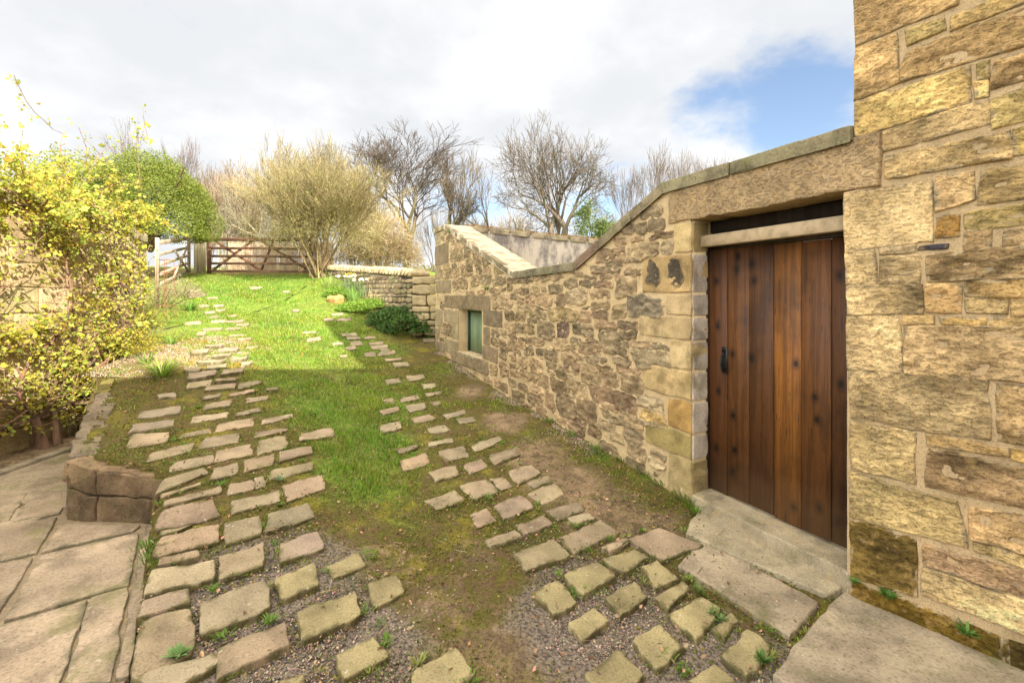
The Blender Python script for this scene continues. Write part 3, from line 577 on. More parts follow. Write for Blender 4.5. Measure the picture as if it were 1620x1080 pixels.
# rubble stones, each traced from the photograph as a box in the plane of the wall
RB = []
def RW(rows, x0, y0, s):
    for a, b, c, d in rows: RB.append((x0 + a / s, y0 + b / s, x0 + c / s, y0 + d / s))
RW([(205,235,300,325),(140,255,185,310),(165,200,205,240),(315,255,345,295),(330,300,385,340),(255,320,310,365),(385,320,440,385),(310,350,375,420),(250,385,290,440),(425,385,500,440),(255,420,410,575),(425,440,500,520),
(530,455,620,545),(505,410,545,460),(435,540,545,600),(640,510,750,610),(550,560,630,630),(350,570,415,635),(165,600,245,660),(275,590,340,640),(385,610,540,740),(570,640,640,705),(655,625,750,695),(775,605,920,740),
(130,655,365,775),(265,765,485,900),(500,750,605,865),(620,730,750,840),(760,760,950,860),(960,770,1080,830),(1050,735,1250,830),(1350,690,1490,745),(1300,760,1620,800),(950,850,1020,915),(1105,895,1220,970),
(1235,880,1345,960),(810,890,870,950),(880,885,940,930),(740,900,800,950),(590,915,680,960),(450,930,560,970),(1040,900,1100,940),(1375,880,1425,925),(755,970,830,1040),(845,955,975,1055),(990,965,1060,1030),(1070,995,1165,1080),
(1180,985,1275,1110),(1310,975,1505,1100)], 680, 340, 7.714)
RW([(760,135,825,210),(840,135,1005,215),(1080,190,1240,255),(1290,195,1390,235),(915,245,1040,360),(1050,250,1170,365),(1215,265,1420,350),(1180,340,1320,380),(975,405,1045,520),(1055,400,1150,520),(1170,400,1290,530),(1320,380,1530,550),
(755,465,850,550),(860,470,940,535),(975,550,1170,600),(1380,560,1480,600),(1180,580,1380,665),(765,580,945,680),(965,605,1060,690),(1075,610,1160,690),(1160,680,1275,790),(945,710,1120,755),(855,705,940,830),(975,780,1055,840),
(1300,710,1440,790),(1400,730,1580,850),(1060,795,1200,920),(1240,830,1390,990),(1430,870,1545,960),(850,870,970,1040),(985,890,1090,950),(740,890,820,1040),(990,970,1100,1050),(1110,980,1310,1080),(130,130,185,215),(180,400,275,460),(130,465,270,530),(130,570,175,615)], 680, 460, 7.714)
RW([(1110,130,1170,185),(1185,115,1355,225),(1375,120,1575,355),(1090,230,1300,320),(975,205,1060,240),(875,260,990,420),(500,300,595,390),(615,360,745,455),(775,375,915,485),(1030,320,1215,470),(1230,360,1480,530),
(205,270,310,360),(330,290,400,400),(390,360,490,450),(545,450,705,600),(735,480,915,625),(945,450,1065,685),(1075,480,1320,740),(1350,560,1590,800),(860,660,980,760),(1240,770,1450,980),(1480,880,1640,1020),(720,620,790,680),
(1130,0,1300,80),(1330,0,1430,60),(1460,30,1620,90),(930,0,1110,60),(1090,760,1200,880)], 740, 560, 7.714)
RW([(465,120,740,165),(130,150,290,195),(460,168,740,192),(610,95,745,118),(280,185,380,220),(550,215,650,245),(690,205,770,245),(790,195,880,235),(865,145,935,190),(770,150,850,175),(400,220,500,250),(210,255,325,330),(345,260,495,330),
(520,270,660,330),(680,255,890,410),(60,300,175,395),(205,350,420,480),(440,355,635,425),(130,395,190,510),(465,455,630,540),(665,470,795,610),(820,410,1120,600),(345,555,450,655),(480,560,625,625),(60,520,320,640),(495,640,690,710),
(715,635,875,715),(130,655,240,795),(275,690,470,780),(510,720,745,890),(765,740,885,810),(80,860,250,915),(270,870,310,930),(340,870,555,960),(590,915,780,970),(165,960,295,1030),(310,965,395,1015),(415,985,600,1050),(650,1010,820,1050),
(840,845,1010,890),(1050,860,1195,920),(850,920,1190,1100),(265,815,365,850),(400,825,500,855),(120,815,220,835),(760,845,805,890)], 860, 400, 6)
RW([(540,160,705,300),(520,105,650,140),(690,115,770,180),(790,110,920,190),(755,200,930,350),(460,330,865,500),(540,480,700,540),(745,535,900,590),(540,560,790,655),(530,635,680,710),(640,740,750,810),(775,655,940,700),(775,705,945,865),
(900,405,1140,530),(940,550,1160,640),(860,610,1010,660),(1040,665,1170,695),(530,840,720,960),(790,870,960,980),(800,990,960,1080),(1010,930,1160,990),(1010,1010,1150,1070)], 860, 560, 6)
RW([(695,465,905,555),(765,565,910,685),(520,620,740,720),(780,705,985,755),(610,745,705,785),(430,755,550,815),(275,845,535,985),(560,795,850,935),(885,790,985,905),(560,960,690,985)], 900, 250, 6)
mb = MB(); OC = []
def rstone(u0, u1, z0, z1, C, seed, amp=.013, proud=.012, k=None, res=.013, grow_=.0):
    u0 -= grow_; u1 += grow_; z0 -= grow_; z1 += grow_
    c = (u0 + u1) / 2, (z0 + z1) / 2; r_ = np.random.default_rng(seed); j = lambda s: r_.uniform(-.10, .10) * s
    w, h = u1 - u0, z1 - z0
    q = [GW.pt(u0 + j(w), z1 + j(h), -proud * .5), GW.pt(u1 + j(w), z1 + j(h), -proud * .5), GW.pt(u1 + j(w), z0 + j(h), -proud * .5), GW.pt(u0 + j(w), z0 + j(h), -proud * .5)]
    patch(mb, q, GW.n, .05, C, res=res, r=min(.016, .22 * min(w, h)), amp=amp, ns=15, edge=.020, k=r_.uniform(.08, .32) if k is None else k, seed=seed, tone=.40, rim=(np.array(MC) * .9, .008), an=2.2, pitd=.35)
darkc = np.array([.32, .225, .125])
for i, (x0, y0, x1, y1) in enumerate(RB):
    u1, u0 = GW.ux(x0), GW.ux(x1); cx = (x0 + x1) / 2; z1, z0 = GW.zx(cx, y0), GW.zx(cx, y1)
    big = (u1 - u0) * (z1 - z0); t = rng.random()
    C = darkc * rng.uniform(.70, 1.5) * (1 + rng.normal(size=3) * .02)
    if t > .80: C = np.array([.30, .225, .13]) * rng.uniform(.8, 1.15)
    if x0 > 1000 and y0 > 530: C = np.array([.40, .31, .18]) * rng.uniform(.7, 1.05)
    if x0 > 990 and 460 < y0 < 530: C = np.array([.25, .20, .13])
    if abs(cx - 893) < 26 and abs(y0 - 487) < 12: C = np.array([.40, .29, .14])
    if abs(cx - 890) < 9 and abs(y0 - 509) < 6: C = np.array([.17, .11, .085])
    if abs(cx - 1037) < 12 and abs(y0 - 651) < 9: C = np.array([.48, .33, .13])
    rstone(u0, u1, z0, z1, C, 100 + i, proud=rng.uniform(.018, .032), grow_=.016); OC.append((u0, u1, z0, z1))
# small pinning stones fill what was too small to trace
tries = 0; cnt = 0
blk = [(wu0 - .32, wu1 + .22, wz0 - .2, wz1 + .2), (u_dl - .1, GW.ux(1020), 1.2, 1.9), (u_dl - .1, GW.ux(1050), -.2, 2.5)]
r2 = np.random.default_rng(3)
while tries < 16000 and cnt < 420:
    tries += 1; u = r2.uniform(u_dl + .25, u_far - .1); zb = hz(*GW.pt(u, 0)[:2]); z = r2.uniform(zb - .1, top_at(u) - .05); w = r2.uniform(.05, .16); h = r2.uniform(.018, .05)
    q = (u - w/2, u + w/2, z - h/2, z + h/2); g = .008
    if any(q[0] < o[1] + g and q[1] > o[0] - g and q[2] < o[3] + g and q[3] > o[2] - g for o in OC + blk): continue
    OC.append(q); cnt += 1; rstone(*q, darkc * r2.uniform(.9, 2.2), 900 + cnt, amp=.006, proud=.006)
mb.build('rubble', M['rubble'], gw, smooth=True)
# dressed stones: jambs of the door, the window surround, the far corner
def dstone(name, x0, y0, x1, y1, C, seed, D=-.012, th=.14, par=None, k=.04, mt='dress', amp=.009, zz=None, uu=None, tone=.30):
    u1, u0 = (GW.ux(x0), GW.ux(x1)) if uu is None else uu; cx = (x0 + x1) / 2; z1, z0 = (GW.zx(cx, y0), GW.zx(cx, y1)) if zz is None else zz
    m_ = MB(); patch(m_, [GW.pt(u0, z1, D), GW.pt(u1, z1, D), GW.pt(u1, z0, D), GW.pt(u0, z0, D)], GW.n, th, C, res=.016, r=.010, amp=amp, ns=11, edge=.006, k=k, seed=seed, tone=tone); return m_, (u0, u1, z0, z1)
Qn = [(1068,353,1095,399,(.42,.34,.19)),(1017.5,404,1095,463,(.40,.30,.16)),(1054,463,1095,500,(.42,.335,.21)),(1012,503.5,1095,539,(.41,.33,.20)),(1062,542,1095,586,(.44,.36,.22)),
      (1017,586,1095,631,(.41,.325,.18)),(1058,636,1095,682,(.42,.28,.11)),(1021.5,683,1095,720,(.34,.29,.13)),(1058,733,1095,784,(.30,.25,.14))]
for i, (x0, y0, x1, y1, C) in enumerate(Qn):
    # the joint heights follow the reveal, where they are read best
    zr = (2.118, 1.87, 1.555, 1.373, 1.182, .949, .712, .459, .256)[i]; zbn = (1.87, 1.555, 1.373, 1.182, .949, .712, .459, .256, -.12)[i]
    C = tuple(np.array(C) * [1.28, 1.17, 1.0]); m_, b = dstone('quoin', x0, y0, x1, y1, C, 400 + i, zz=(zr - .006, zbn + .006), th=.16)
    # the reveal face of the same stone, with remains of whitewash
    ur = u_dl; pale = np.array([.66, .57, .47]) if 0 < i < 8 else np.array(C) * .95
    patch(m_, [GW.pt(ur - .004, zr - .008, .004), GW.pt(ur - .004, zr - .008, .17), GW.pt(ur - .004, zbn + .008, .17), GW.pt(ur - .004, zbn + .008, .004)], -GW.T, .05, pale, res=.015, r=.008, amp=.004, ns=12, edge=.006, k=.06, seed=440 + i, tone=.15)
    m_.build('quoin', M['dress'], gw, smooth=True)
# soot-black patches sit on the second jamb stone
m_ = MB()
for x0, x1 in ((1022, 1049), (1055, 1084)):
    u1, u0 = GW.ux(x0), GW.ux(x1); patch(m_, [GW.pt(u0, 1.825, -.016), GW.pt(u1, 1.825, -.016), GW.pt(u1, 1.60, -.016), GW.pt(u0, 1.60, -.016)], GW.n, .02, (.10, .078, .052), res=.009, r=.004, amp=.0045, ns=34, edge=.045, k=.3, seed=int(x0), tone=.6, rim=((.36,.26,.13), .016))
m_.build('soot_crust', M['rubble'], gw, smooth=True)
# lintel over the door: one long stone
m_ = MB(); patch(m_, [GW.pt(GW.ux(1394), 2.415, -.016), GW.pt(GW.ux(1059), 2.425, -.016), GW.pt(GW.ux(1059), 2.125, -.016), GW.pt(GW.ux(1394), 2.125, -.016)], GW.n, .30, (.50, .35, .19), res=.014, r=.010, amp=.006, ns=22, edge=.006, k=.01, seed=77, tone=.18)
m_.build('door_lintel', M['house'], gw, smooth=True)
# window surround
for i, (x0, y0, x1, y1, C) in enumerate([(703,467,776,489,(.27,.20,.12)),(765,491,795,516,(.22,.165,.105)),(765,517.5,775.5,545.5,(.28,.21,.13)),(764,548,788,571,(.26,.19,.12)),(703,490,725,511,(.36,.28,.17)),(716,512,725,536,(.36,.29,.17)),(705,538,725,560,(.34,.27,.16)),
                                        (688.5,386,710,419,(.24,.18,.11)),(688.5,421,697,442,(.36,.28,.17)),(690,443,714,463,(.30,.23,.14)),(690,489,701,517,(.37,.29,.17)),(689,519,696,537,(.36,.28,.17)),(689,540,704,556,(.31,.24,.15)),(689,366,697,386,(.38,.30,.18))]):
    m_, b = dstone('x', x0, y0, x1, y1, C, 460 + i, th=.10, D=-.010, amp=.006, tone=.2)
    if x1 == 725:
        patch(m_, [GW.pt(b[0] + .003, b[3], .0), GW.pt(b[0] + .003, b[3], .185), GW.pt(b[0] + .003, b[2], .185), GW.pt(b[0] + .003, b[2], .0)], -GW.T, .03, np.array(C) * .9, res=.03, r=.008, amp=.004, seed=480 + i)
    m_.build('window_lintel' if i == 0 else 'quoin', M['gable'], gw, smooth=True)
m_ = MB(); patch(m_, [GW.pt(GW.ux(773), wz0 - .005, -.03), GW.pt(GW.ux(716), wz0 - .005, -.03), GW.pt(GW.ux(716), wz0 - .225, -.03), GW.pt(GW.ux(773), wz0 - .225, -.03)], GW.n, .1, (.29,.22,.13), res=.02, r=.012, amp=.007, k=.03, seed=499, tone=.2)
patch(m_, [GW.pt(wu0 - .06, wz0, -.028), GW.pt(wu1 + .04, wz0, -.028), GW.pt(wu1 + .04, wz0, .22), GW.pt(wu0 - .06, wz0, .22)], (0,0,1), .03, (.46,.38,.25), res=.03, r=.006, amp=.003, seed=498)
m_.build('window_sill', M['gable'], gw, smooth=True)
# the little green shutter window
win = MB(); gr = (.10, .21, .125)
obox(win, GW.pt(wu1, wz0, .205), GW.pt(wu1, wz1, .205), .10, .05, GW.T, (.035,.085,.055)); obox(win, GW.pt(wu0, wz1 - .03, .20), GW.pt(wu1, wz1 - .03, .20), .06, .05, (0,0,1), (.05,.12,.075))
wf = win.build('shutter_frame', M['green'], gw)
sh = MB(); us = np.linspace(wu0, wu1 - .13, 4)
for k in range(3): obox(sh, GW.pt((us[k]+us[k+1])/2, wz0 + .012, .20), GW.pt((us[k]+us[k+1])/2, wz1 - .055, .20), us[k+1]-us[k]-.006, .03, GW.T, jit([(.16,.27,.17),(.21,.31,.19),(.24,.33,.20)][k], 1, .08, k)[0])
sh.build('shutter', M['green'], gw)
# coping stones
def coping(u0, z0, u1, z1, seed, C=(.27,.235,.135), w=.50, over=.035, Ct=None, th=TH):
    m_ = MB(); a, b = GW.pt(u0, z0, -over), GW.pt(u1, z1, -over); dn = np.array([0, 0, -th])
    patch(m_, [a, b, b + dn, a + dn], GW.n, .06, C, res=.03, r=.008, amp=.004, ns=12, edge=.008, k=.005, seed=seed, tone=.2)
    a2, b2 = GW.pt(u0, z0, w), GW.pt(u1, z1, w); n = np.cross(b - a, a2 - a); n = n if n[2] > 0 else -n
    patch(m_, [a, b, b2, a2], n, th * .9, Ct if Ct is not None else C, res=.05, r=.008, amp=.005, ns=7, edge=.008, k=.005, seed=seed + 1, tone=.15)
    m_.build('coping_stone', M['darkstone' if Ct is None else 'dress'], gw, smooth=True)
g = .004
us = [u_end + .0, GW.ux(1159), u_r2]; coping(us[0], zE, us[1] - g, (zE + zD) / 2, 600); coping(us[1] + g, (zE + zD) / 2, us[2], zD, 603)
zi = lambda u: np.interp(u, [u_r2, u_v2, u_v1, u_r1], [zD, zC, zB, zA])
for j, (a, b) in enumerate([(1050, 1000), (1000, 947), (947, 910)]): coping(GW.ux(a) + g, zi(GW.ux(a)), GW.ux(b) - g, zi(GW.ux(b)), 610 + 3 * j, C=(.27,.22,.13) if j < 2 else (.28,.19,.13))
coping(u_v2 + g, zC, u_v1 - g, zB, 630, C=(.25,.215,.135))
for j in range(3):
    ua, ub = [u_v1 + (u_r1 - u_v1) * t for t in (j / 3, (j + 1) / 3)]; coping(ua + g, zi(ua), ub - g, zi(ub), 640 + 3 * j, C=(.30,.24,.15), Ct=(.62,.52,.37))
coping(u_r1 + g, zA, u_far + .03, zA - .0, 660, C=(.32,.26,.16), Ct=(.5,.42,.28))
# plank door, its frame, the pale rail over it, threshold, latch
door = MB(); ed = [GW.ux(p) for p in ()] 
def uD(px, D): r = ray(px, HY); o = GW.P0 - GW.n * D; y = np.dot(o, GW.n) / (r[0] * GW.n[0] + r[1] * GW.n[1]); return np.dot(np.array([r[0] * y, y, 0]) - GW.P0, GW.T)
pe = [uD(p, .19) for p in (1122, 1150.5, 1185, 1224, 1267, 1315, 1360)]
pc = [(.115,.040,.009),(.145,.053,.011),(.110,.040,.009),(.27,.100,.016),(.145,.052,.010),(.085,.030,.007)]
zt_ = [1.896, 1.896, 1.898, 1.893, 1.89, 1.894]
dr = empty('plank_door', (1.6, 3.2, 0)); dr.parent = gw; dr.location = (.2, -.3, 0)
for k in range(6):
    gp = (.003, .003, .0045, .004, .005, .006)[k]; m_ = MB(); uc = (pe[k] + pe[k+1]) / 2; wd = abs(pe[k] - pe[k+1]) - gp
    obox(m_, GW.pt(uc, .02 + .004 * (k % 3), .205 + .002 * (k % 2)), GW.pt(uc, zt_[k], .205 + .002 * (k % 2)), wd, .03, GW.T, pc[k], bev=.08)
    m_.build('plank', M['door'], dr)
m_ = MB()
for z in (.25, 1.0, 1.7): m_ = MB(); obox(m_, GW.pt(pe[0], z, .235), GW.pt(pe[-1], z, .235), .12, .03, (0,0,1), (.06,.03,.012)); m_.build('ledge', M['door'], dr)
m_ = MB(); uL = uD(1146, .18); c0 = GW.pt(uL, 1.05, .185)     # latch: plate with a thumb handle
obox(m_, GW.pt(uL, .945, .186), GW.pt(uL, 1.145, .186), .05, .008, GW.T, (.02,.02,.02), bev=.3)
tubes(m_, [list(GW.pt(uL, z0, d0)) + list(GW.pt(uL, z1, d1)) + [.008, .008] for z0, d0, z1, d1 in ((1.10,.18,1.075,.15),(1.075,.15,1.02,.14),(1.02,.14,.975,.155),(.975,.155,.965,.18))], 8, (.02,.02,.02))
tubes(m_, [list(GW.pt(uL, 1.12, .18)) + list(GW.pt(uL, 1.12, .165)) + [.012, .010]], 10, (.025,.024,.022)); m_.build('latch', M['iron'], dr, smooth=True)
fr = MB(); obox(fr, GW.pt(uD(1115, .17), -.02, .18), GW.pt(uD(1115, .17), 2.0, .18), .06, .07, GW.T, (.05,.025,.012)); obox(fr, GW.pt(u_dl, 1.945, .215), GW.pt(u_end - .05, 1.945, .215), .10, .05, (0,0,1), (.055,.03,.014))
obox(fr, GW.pt(u_end + .02, -.02, .215), GW.pt(u_end + .02, 2.0, .215), .08, .06, GW.T, (.05,.025,.012))
fr.build('door_frame', M['door'], gw)
m_ = MB(); obox(m_, GW.pt(u_dl + .0, 1.960, .125), GW.pt(u_end - .03, 1.966, .125), .088, .07, (0,0,1), (.58,.44,.27), bev=.06); m_.build('door_rail', M['pale'], gw)
m_ = MB(); obox(m_, GW.pt(u_dl, 2.075, .26), GW.pt(u_end - .03, 2.075, .26), .10, .12, (0,0,1), (.03,.02,.012)); m_.build('inner_beam', M['bark'], gw)
m_ = MB(); patch(m_, [GW.pt(u_dl + .02, .0, -.015), GW.pt(u_dr - .05, .0, -.015), GW.pt(u_dr - .05, .012, .30), GW.pt(u_dl + .02, .012, .30)], (0, 0, 1), .12, (.40,.335,.225), res=.02, r=.014, amp=.004, ns=6, edge=.010, k=.01, seed=701, tone=.30)
m_.build('threshold', M['dress'], gw, smooth=True)
# ---------------------------------------------------------------- rendered wall closing the little yard
EB = -GW.n   # straight back from the wall
yw = empty('yard_wall', tuple(GW.pt(u_r1, 0, .5)), 'stained pale rendered wall seen over the dip of the low rubble wall', 'wall')
m_ = MB(); a = GW.pt(u_r1, -.5, .44); b = a + EB * 4.6; up = lambda p, z: np.array([p[0], p[1], z])
grid_face(m_, [up(a, -.5), up(b, -.5), up(b, 2.72), up(a, 2.88)], -GW.T, (.5,.42,.33), .06, .015, 4, 7)
c2 = a + GW.T * .55; d2 = b + GW.T * .55
m_.add([up(a, 2.88), up(b, 2.72), up(d2, 2.72), up(c2, 2.88), up(c2, -.5), up(d2, -.5), up(b, -.5)], [(0,1,2,3),(3,2,5,4),(1,6,5,2)], C=(.5,.42,.33)); m_.build('rendered_face', M['render'], yw, smooth=False)
m_ = MB()
for j in range(9):
    t0, t1 = j * .5, (j + 1) * .5 - .008; z0, z1 = 2.94 - .032 * t0, 2.94 - .032 * t1
    patch(m_, [up(a + EB * t0 - GW.T * .03, z0), up(a + EB * t1 - GW.T * .03, z1), up(a + EB * t1 + GW.T * .58, z1), up(a + EB * t0 + GW.T * .58, z0)], (0,0,1), .07, (.40,.33,.21), res=.06, r=.02, amp=.012, seed=720 + j, tone=.2)
m_.build('coping', M['darkstone'], yw, smooth=True)
m_ = MB(); P = np.array([up(a + EB * t, 0) for t in r2.uniform(0, 4.5, 2600)]); P[:, :2] += (GW.T[:2] * r2.uniform(-.02, .3, (2600, 1))); P[:, 2] = 2.94 - .032 * np.linalg.norm(P[:, :2] - a[:2], axis=1)
P = P[vn(P, 2.2, 9) > -.25]; leafs(m_, P, r2.uniform(.03, .08, len(P)), 5, jit((.38,.23,.09), len(P), .3, 3), up=1.4, lw=.25); m_.build('dry_moss', M['grass'], yw)
tag(yw.children[2], kind='stuff')
m_ = MB(); a0 = GW.pt(GW.ux(861), 1.6, .62); z0 = at_d(861, 404, a0[1])[2]   # rusty stay standing behind the dip
tubes(m_, [list(up(a0, -.2)) + list(up(a0, z0 - .05)) + [.014, .014], list(up(a0, z0 - .06)) + list(up(a0 + [.012, 0, 0], z0 + .02)) + [.022, .018], list(up(a0 + [.012, 0, 0], z0 + .02)) + list(up(a0, z0 + .04)) + [.018, .006]], 7, (.28,.13,.06))
tag(m_.build('iron_stay', M['rust'], smooth=True), 'short rusty iron stay poking up behind the lowest coping stone', 'iron stay')

# ================================================================ THE HOUSE
house = empty('stone_house', (1.88, 2.5, 0), 'tall house of tooled golden sandstone blocks rising beside the plank door', 'house')
E_ = -HW.n; C3 = HW.pt(3.6, 0); EZ = 7.8
m_ = MB()
def block(mb, base, z0, z1, C):
    n_ = len(base); V = [(p[0], p[1], z0) for p in base] + [(p[0], p[1], z1) for p in base]
    mb.add(V, [(i, (i+1) % n_, n_ + (i+1) % n_, n_ + i) for i in range(n_)] + ([(3,2,1,0),(4,5,6,7)] if n_ == 4 else []), C=C)
HC = (.40,.30,.17)
B0 = HW.pt(.0, 0, .03)
block(m_, [B0, HW.pt(3.6, 0, .03), HW.pt(3.6, 0, 6.0), HW.pt(0, 0, 6.0)], -.4, EZ, HC)
prism(m_, HW, -.036, .0, -.4, 2.12, -.4, 2.12, .02, .30, HC)
Wd = np.array([-.68, -.733, 0]); Wn = np.array([.733, -.68, 0])
c0 = C3 - HW.n * .0; block(m_, [c0, c0 + Wd * 9, c0 + Wd * 9 + Wn * 5, c0 + Wn * 5 + (-Wd) * 3], -.4, EZ, HC)
m_.build('wall_core', M['house'], house)
m_ = MB()   # slate roofs, pitched
def roof(mb, base, z, h, ov=.0):
    a, b, c, d = [np.array([p[0], p[1], z]) for p in base]; r1 = (a + d) / 2 + [0, 0, h]; r2_ = (b + c) / 2 + [0, 0, h]; r1 = r1 + (r2_ - r1) * .2; r2_ = r2_ + (r1 - r2_) * .2
    mb.add([a, b, c, d, r1, r2_], [(0,1,5,4),(2,3,4,5)], [(1,2,5),(3,0,4)], (.12,.12,.13))
roof(m_, [HW.pt(0,0,0), HW.pt(3.6,0,0), HW.pt(3.6,0,6), HW.pt(0,0,6)], EZ + .002, 1.5)
roof(m_, [c0, c0 + Wd * 9, c0 + Wd * 9 + Wn * 5, c0 + Wn * 5], EZ + .003, 1.5); m_.build('roof', M['darkstone'], house)
m_ = MB()
def HQ(rows, y0):
    for i, (q, C, kind) in enumerate(rows):
        w = [HW.px(1320 + q[2*j] / 5.4, y0 + q[2*j+1] / 5.4) for j in range(4)]; C = np.array(C) * .95 + np.array([.47, .36, .18]) * .30; C = C * [1.20, 1.11, .97] * rng.uniform(.95, 1.05)
        rough = {'r': (.008, 20, .10), 's': (.003, 10, .03), 'x': (.016, 13, .12), 'm': (.007, 34, .05)}[kind]
        eh = (w[1] - w[0]) / np.linalg.norm(w[1] - w[0]) * .005; ez = np.array([0, 0, .005]); w = [w[0] - eh + ez, w[1] + eh + ez, w[2] + eh - ez, w[3] - eh - ez]
        patch(m_, w, HW.n, .05, C, res=.010, r=.010, amp=rough[0], ns=rough[1], edge=.006, k=rough[2] * .4, seed=int(y0 + i * 7), tone=.55, an=2.0, pitd=.22, rim=((.50,.38,.22), .004))
gld, brn, olv, org, gry = (.50,.36,.16), (.42,.285,.145), (.37,.30,.13), (.46,.25,.06), (.33,.27,.19)
HQ([((160,-150,1100,-500,1060,25,182,395), brn, 'm'), ((170,410,540,270,545,708,165,860), brn, 'r'), ((590,262,930,150,940,245,620,385), olv, 's'), ((985,140,1680,-140,1680,5,990,255), gld, 's'), ((600,440,1680,35,1680,372,560,705), brn, 'x'),
    ((165,875,1165,560,1170,872,180,1166), (.46,.34,.14), 'm'), ((1210,545,1310,510,1310,670,1210,690), olv, 's'), ((1190,705,1310,685,1310,820,1200,845), gld, 'm'), ((1370,510,1680,410,1680,660,1330,762), brn, 'x'), ((1345,840,1680,730,1680,1000,1350,1096), olv, 'x')], 0)
HQ([((405,150,1320,-130,1330,85,402,325), (.40,.30,.17), 'r'), ((425,370,1510,130,1510,380,415,560), (.40,.30,.165), 'x'), ((1540,120,1680,85,1680,330,1540,350), (.44,.34,.12), 'm'), ((78,680,828,562,842,1098,90,1165), (.50,.39,.23), 's'),
    ((870,530,1190,482,1200,740,855,838), (.42,.30,.17), 'r'), ((1250,490,1680,400,1680,700,1212,785), (.40,.30,.15), 'x'), ((865,872,1060,852,1068,1050,872,1060), org, 's'), ((1110,850,1680,755,1680,935,1120,1000), olv, 'x'), ((1105,1012,1335,992,1340,1150,1110,1162), (.45,.32,.19), 'r'), ((1450,1000,1680,955,1680,1160,1442,1170), (.47,.35,.21), 'r')], 180)
HQ([((90,197,348,182,350,483,92,488), (.44,.34,.20), 'r'), ((392,170,690,150,690,205,392,240), gry, 's'), ((385,250,738,232,738,480,372,482), (.42,.33,.20), 'r'), ((777,232,1680,150,1680,435,782,458), (.36,.26,.15), 'x'), ((95,500,758,482,758,738,102,740), (.43,.335,.195), 'm'),
    ((782,482,1083,490,1083,728,782,730), (.43,.28,.14), 'x'), ((1112,470,1680,438,1680,590,1112,588), (.43,.29,.13), 'x'), ((1112,612,1478,600,1488,738,1132,735), (.45,.34,.18), 'r'), ((1500,605,1680,600,1680,760,1500,748), (.44,.32,.16), 'r'), ((105,757,550,757,578,1238,112,1212), (.43,.335,.20), 'm'),
    ((572,762,855,762,848,822,582,825), (.42,.30,.15), 's'), ((902,762,1288,772,1285,828,922,832), (.46,.31,.12), 's'), ((1312,765,1680,775,1680,850,1320,845), (.44,.32,.16), 's'), ((592,842,1680,845,1680,1328,592,1250), (.42,.31,.185), 'x')], 360)
HQ([((112,245,1318,328,1330,848,126,652), (.38,.30,.18), 'r'), ((1385,362,1680,385,1680,885,1392,860), (.38,.27,.15), 'x'), ((132,678,688,778,678,1212,132,1090), (.47,.37,.20), 'm'), ((795,795,1498,922,1488,985,792,888), (.42,.29,.14), 's'), ((792,912,1680,1100,1680,1450,772,1245), (.35,.24,.145), 'x'), ((1520,905,1680,930,1680,1065,1520,1000), (.46,.31,.11), 's')], 540)
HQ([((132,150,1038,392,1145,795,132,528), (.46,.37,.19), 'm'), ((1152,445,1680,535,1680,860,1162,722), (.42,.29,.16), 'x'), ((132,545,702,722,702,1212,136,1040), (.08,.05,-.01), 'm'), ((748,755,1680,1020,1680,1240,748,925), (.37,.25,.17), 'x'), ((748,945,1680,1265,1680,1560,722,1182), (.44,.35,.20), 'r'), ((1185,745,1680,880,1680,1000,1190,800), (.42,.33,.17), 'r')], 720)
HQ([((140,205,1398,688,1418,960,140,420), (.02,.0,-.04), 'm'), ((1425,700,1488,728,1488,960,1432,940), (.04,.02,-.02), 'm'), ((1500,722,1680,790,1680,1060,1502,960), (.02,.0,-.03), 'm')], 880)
w = [HW.px(1320 + a / 5.4, 360 + b / 5.4) for a, b in ((705,148),(980,128),(975,182),(685,188))]; patch(m_, w, HW.n, .03, (.075,.065,.075), res=.012, r=.004, amp=.002, seed=9, k=.05)
# courses beyond the picture's edge, up and to the right
def courses(mb, pt, n, u0, u1, z0, z1, hr, lr, cf, seed, gap=.012, top=None, base=None, rough=(.008, 14), res=.03, th=.04, k=.05, r=.012, edge=.007):
    r_ = np.random.default_rng(seed); z = z0; i = 0
    while z < z1 - .03:
        h = min(r_.uniform(*hr), z1 - z); u = u0
        while u < u1 - .02:
            l = min(r_.uniform(*lr), u1 - u); l = u1 - u if u1 - u - l < lr[0] * .4 else l
            if (top is None or z + h < top((u + l / 2))) and (base is None or z + h > base(u + l / 2)):
                i += 1; a = r_.uniform(-.006, .006, 4)
                patch(mb, [pt(u + gap/2, z + h - gap/2 + a[0]), pt(u + l - gap/2, z + h - gap/2 + a[1]), pt(u + l - gap/2, z + gap/2 + a[2]), pt(u + gap/2, z + gap/2 + a[3])], n, th, cf(r_), res=res, r=r, amp=rough[0] * r_.uniform(.6, 1.3), ns=rough[1], edge=edge, k=k, seed=seed * 31 + i, tone=.2)
            u += l
        z += h
cf = lambda r_: np.array([.41,.305,.17]) * r_.uniform(.82, 1.15) * (1 + r_.normal(size=3) * .03)
courses(m_, lambda u, z: HW.pt(u, z), HW.n, .72, 3.5, -.1, 3.9, (.2,.34), (.3,.7), cf, 21, res=.05)
courses(m_, lambda u, z: HW.pt(u, z), HW.n, .0, .72, 3.45, 5.0, (.2,.34), (.3,.5), cf, 22, res=.05)
m_.build('dressed_blocks', M['house'], house, smooth=True)
m_ = MB(); grid_face(m_, [HW.pt(.0, -.3, .012), HW.pt(3.5, -.3, .012), HW.pt(3.5, 6, .012), HW.pt(.0, 6, .012)], HW.n, (.56,.41,.23), .03, .006, 14, 4)
grid_face(m_, [HW.pt(-.036, -.3, .012), HW.pt(.0, -.3, .012), HW.pt(.0, 2.12, .012), HW.pt(-.036, 2.12, .012)], HW.n, (.56,.41,.23), .03, .004, 14, 4); m_.build('mortar', M['mortar'], house, smooth=True)

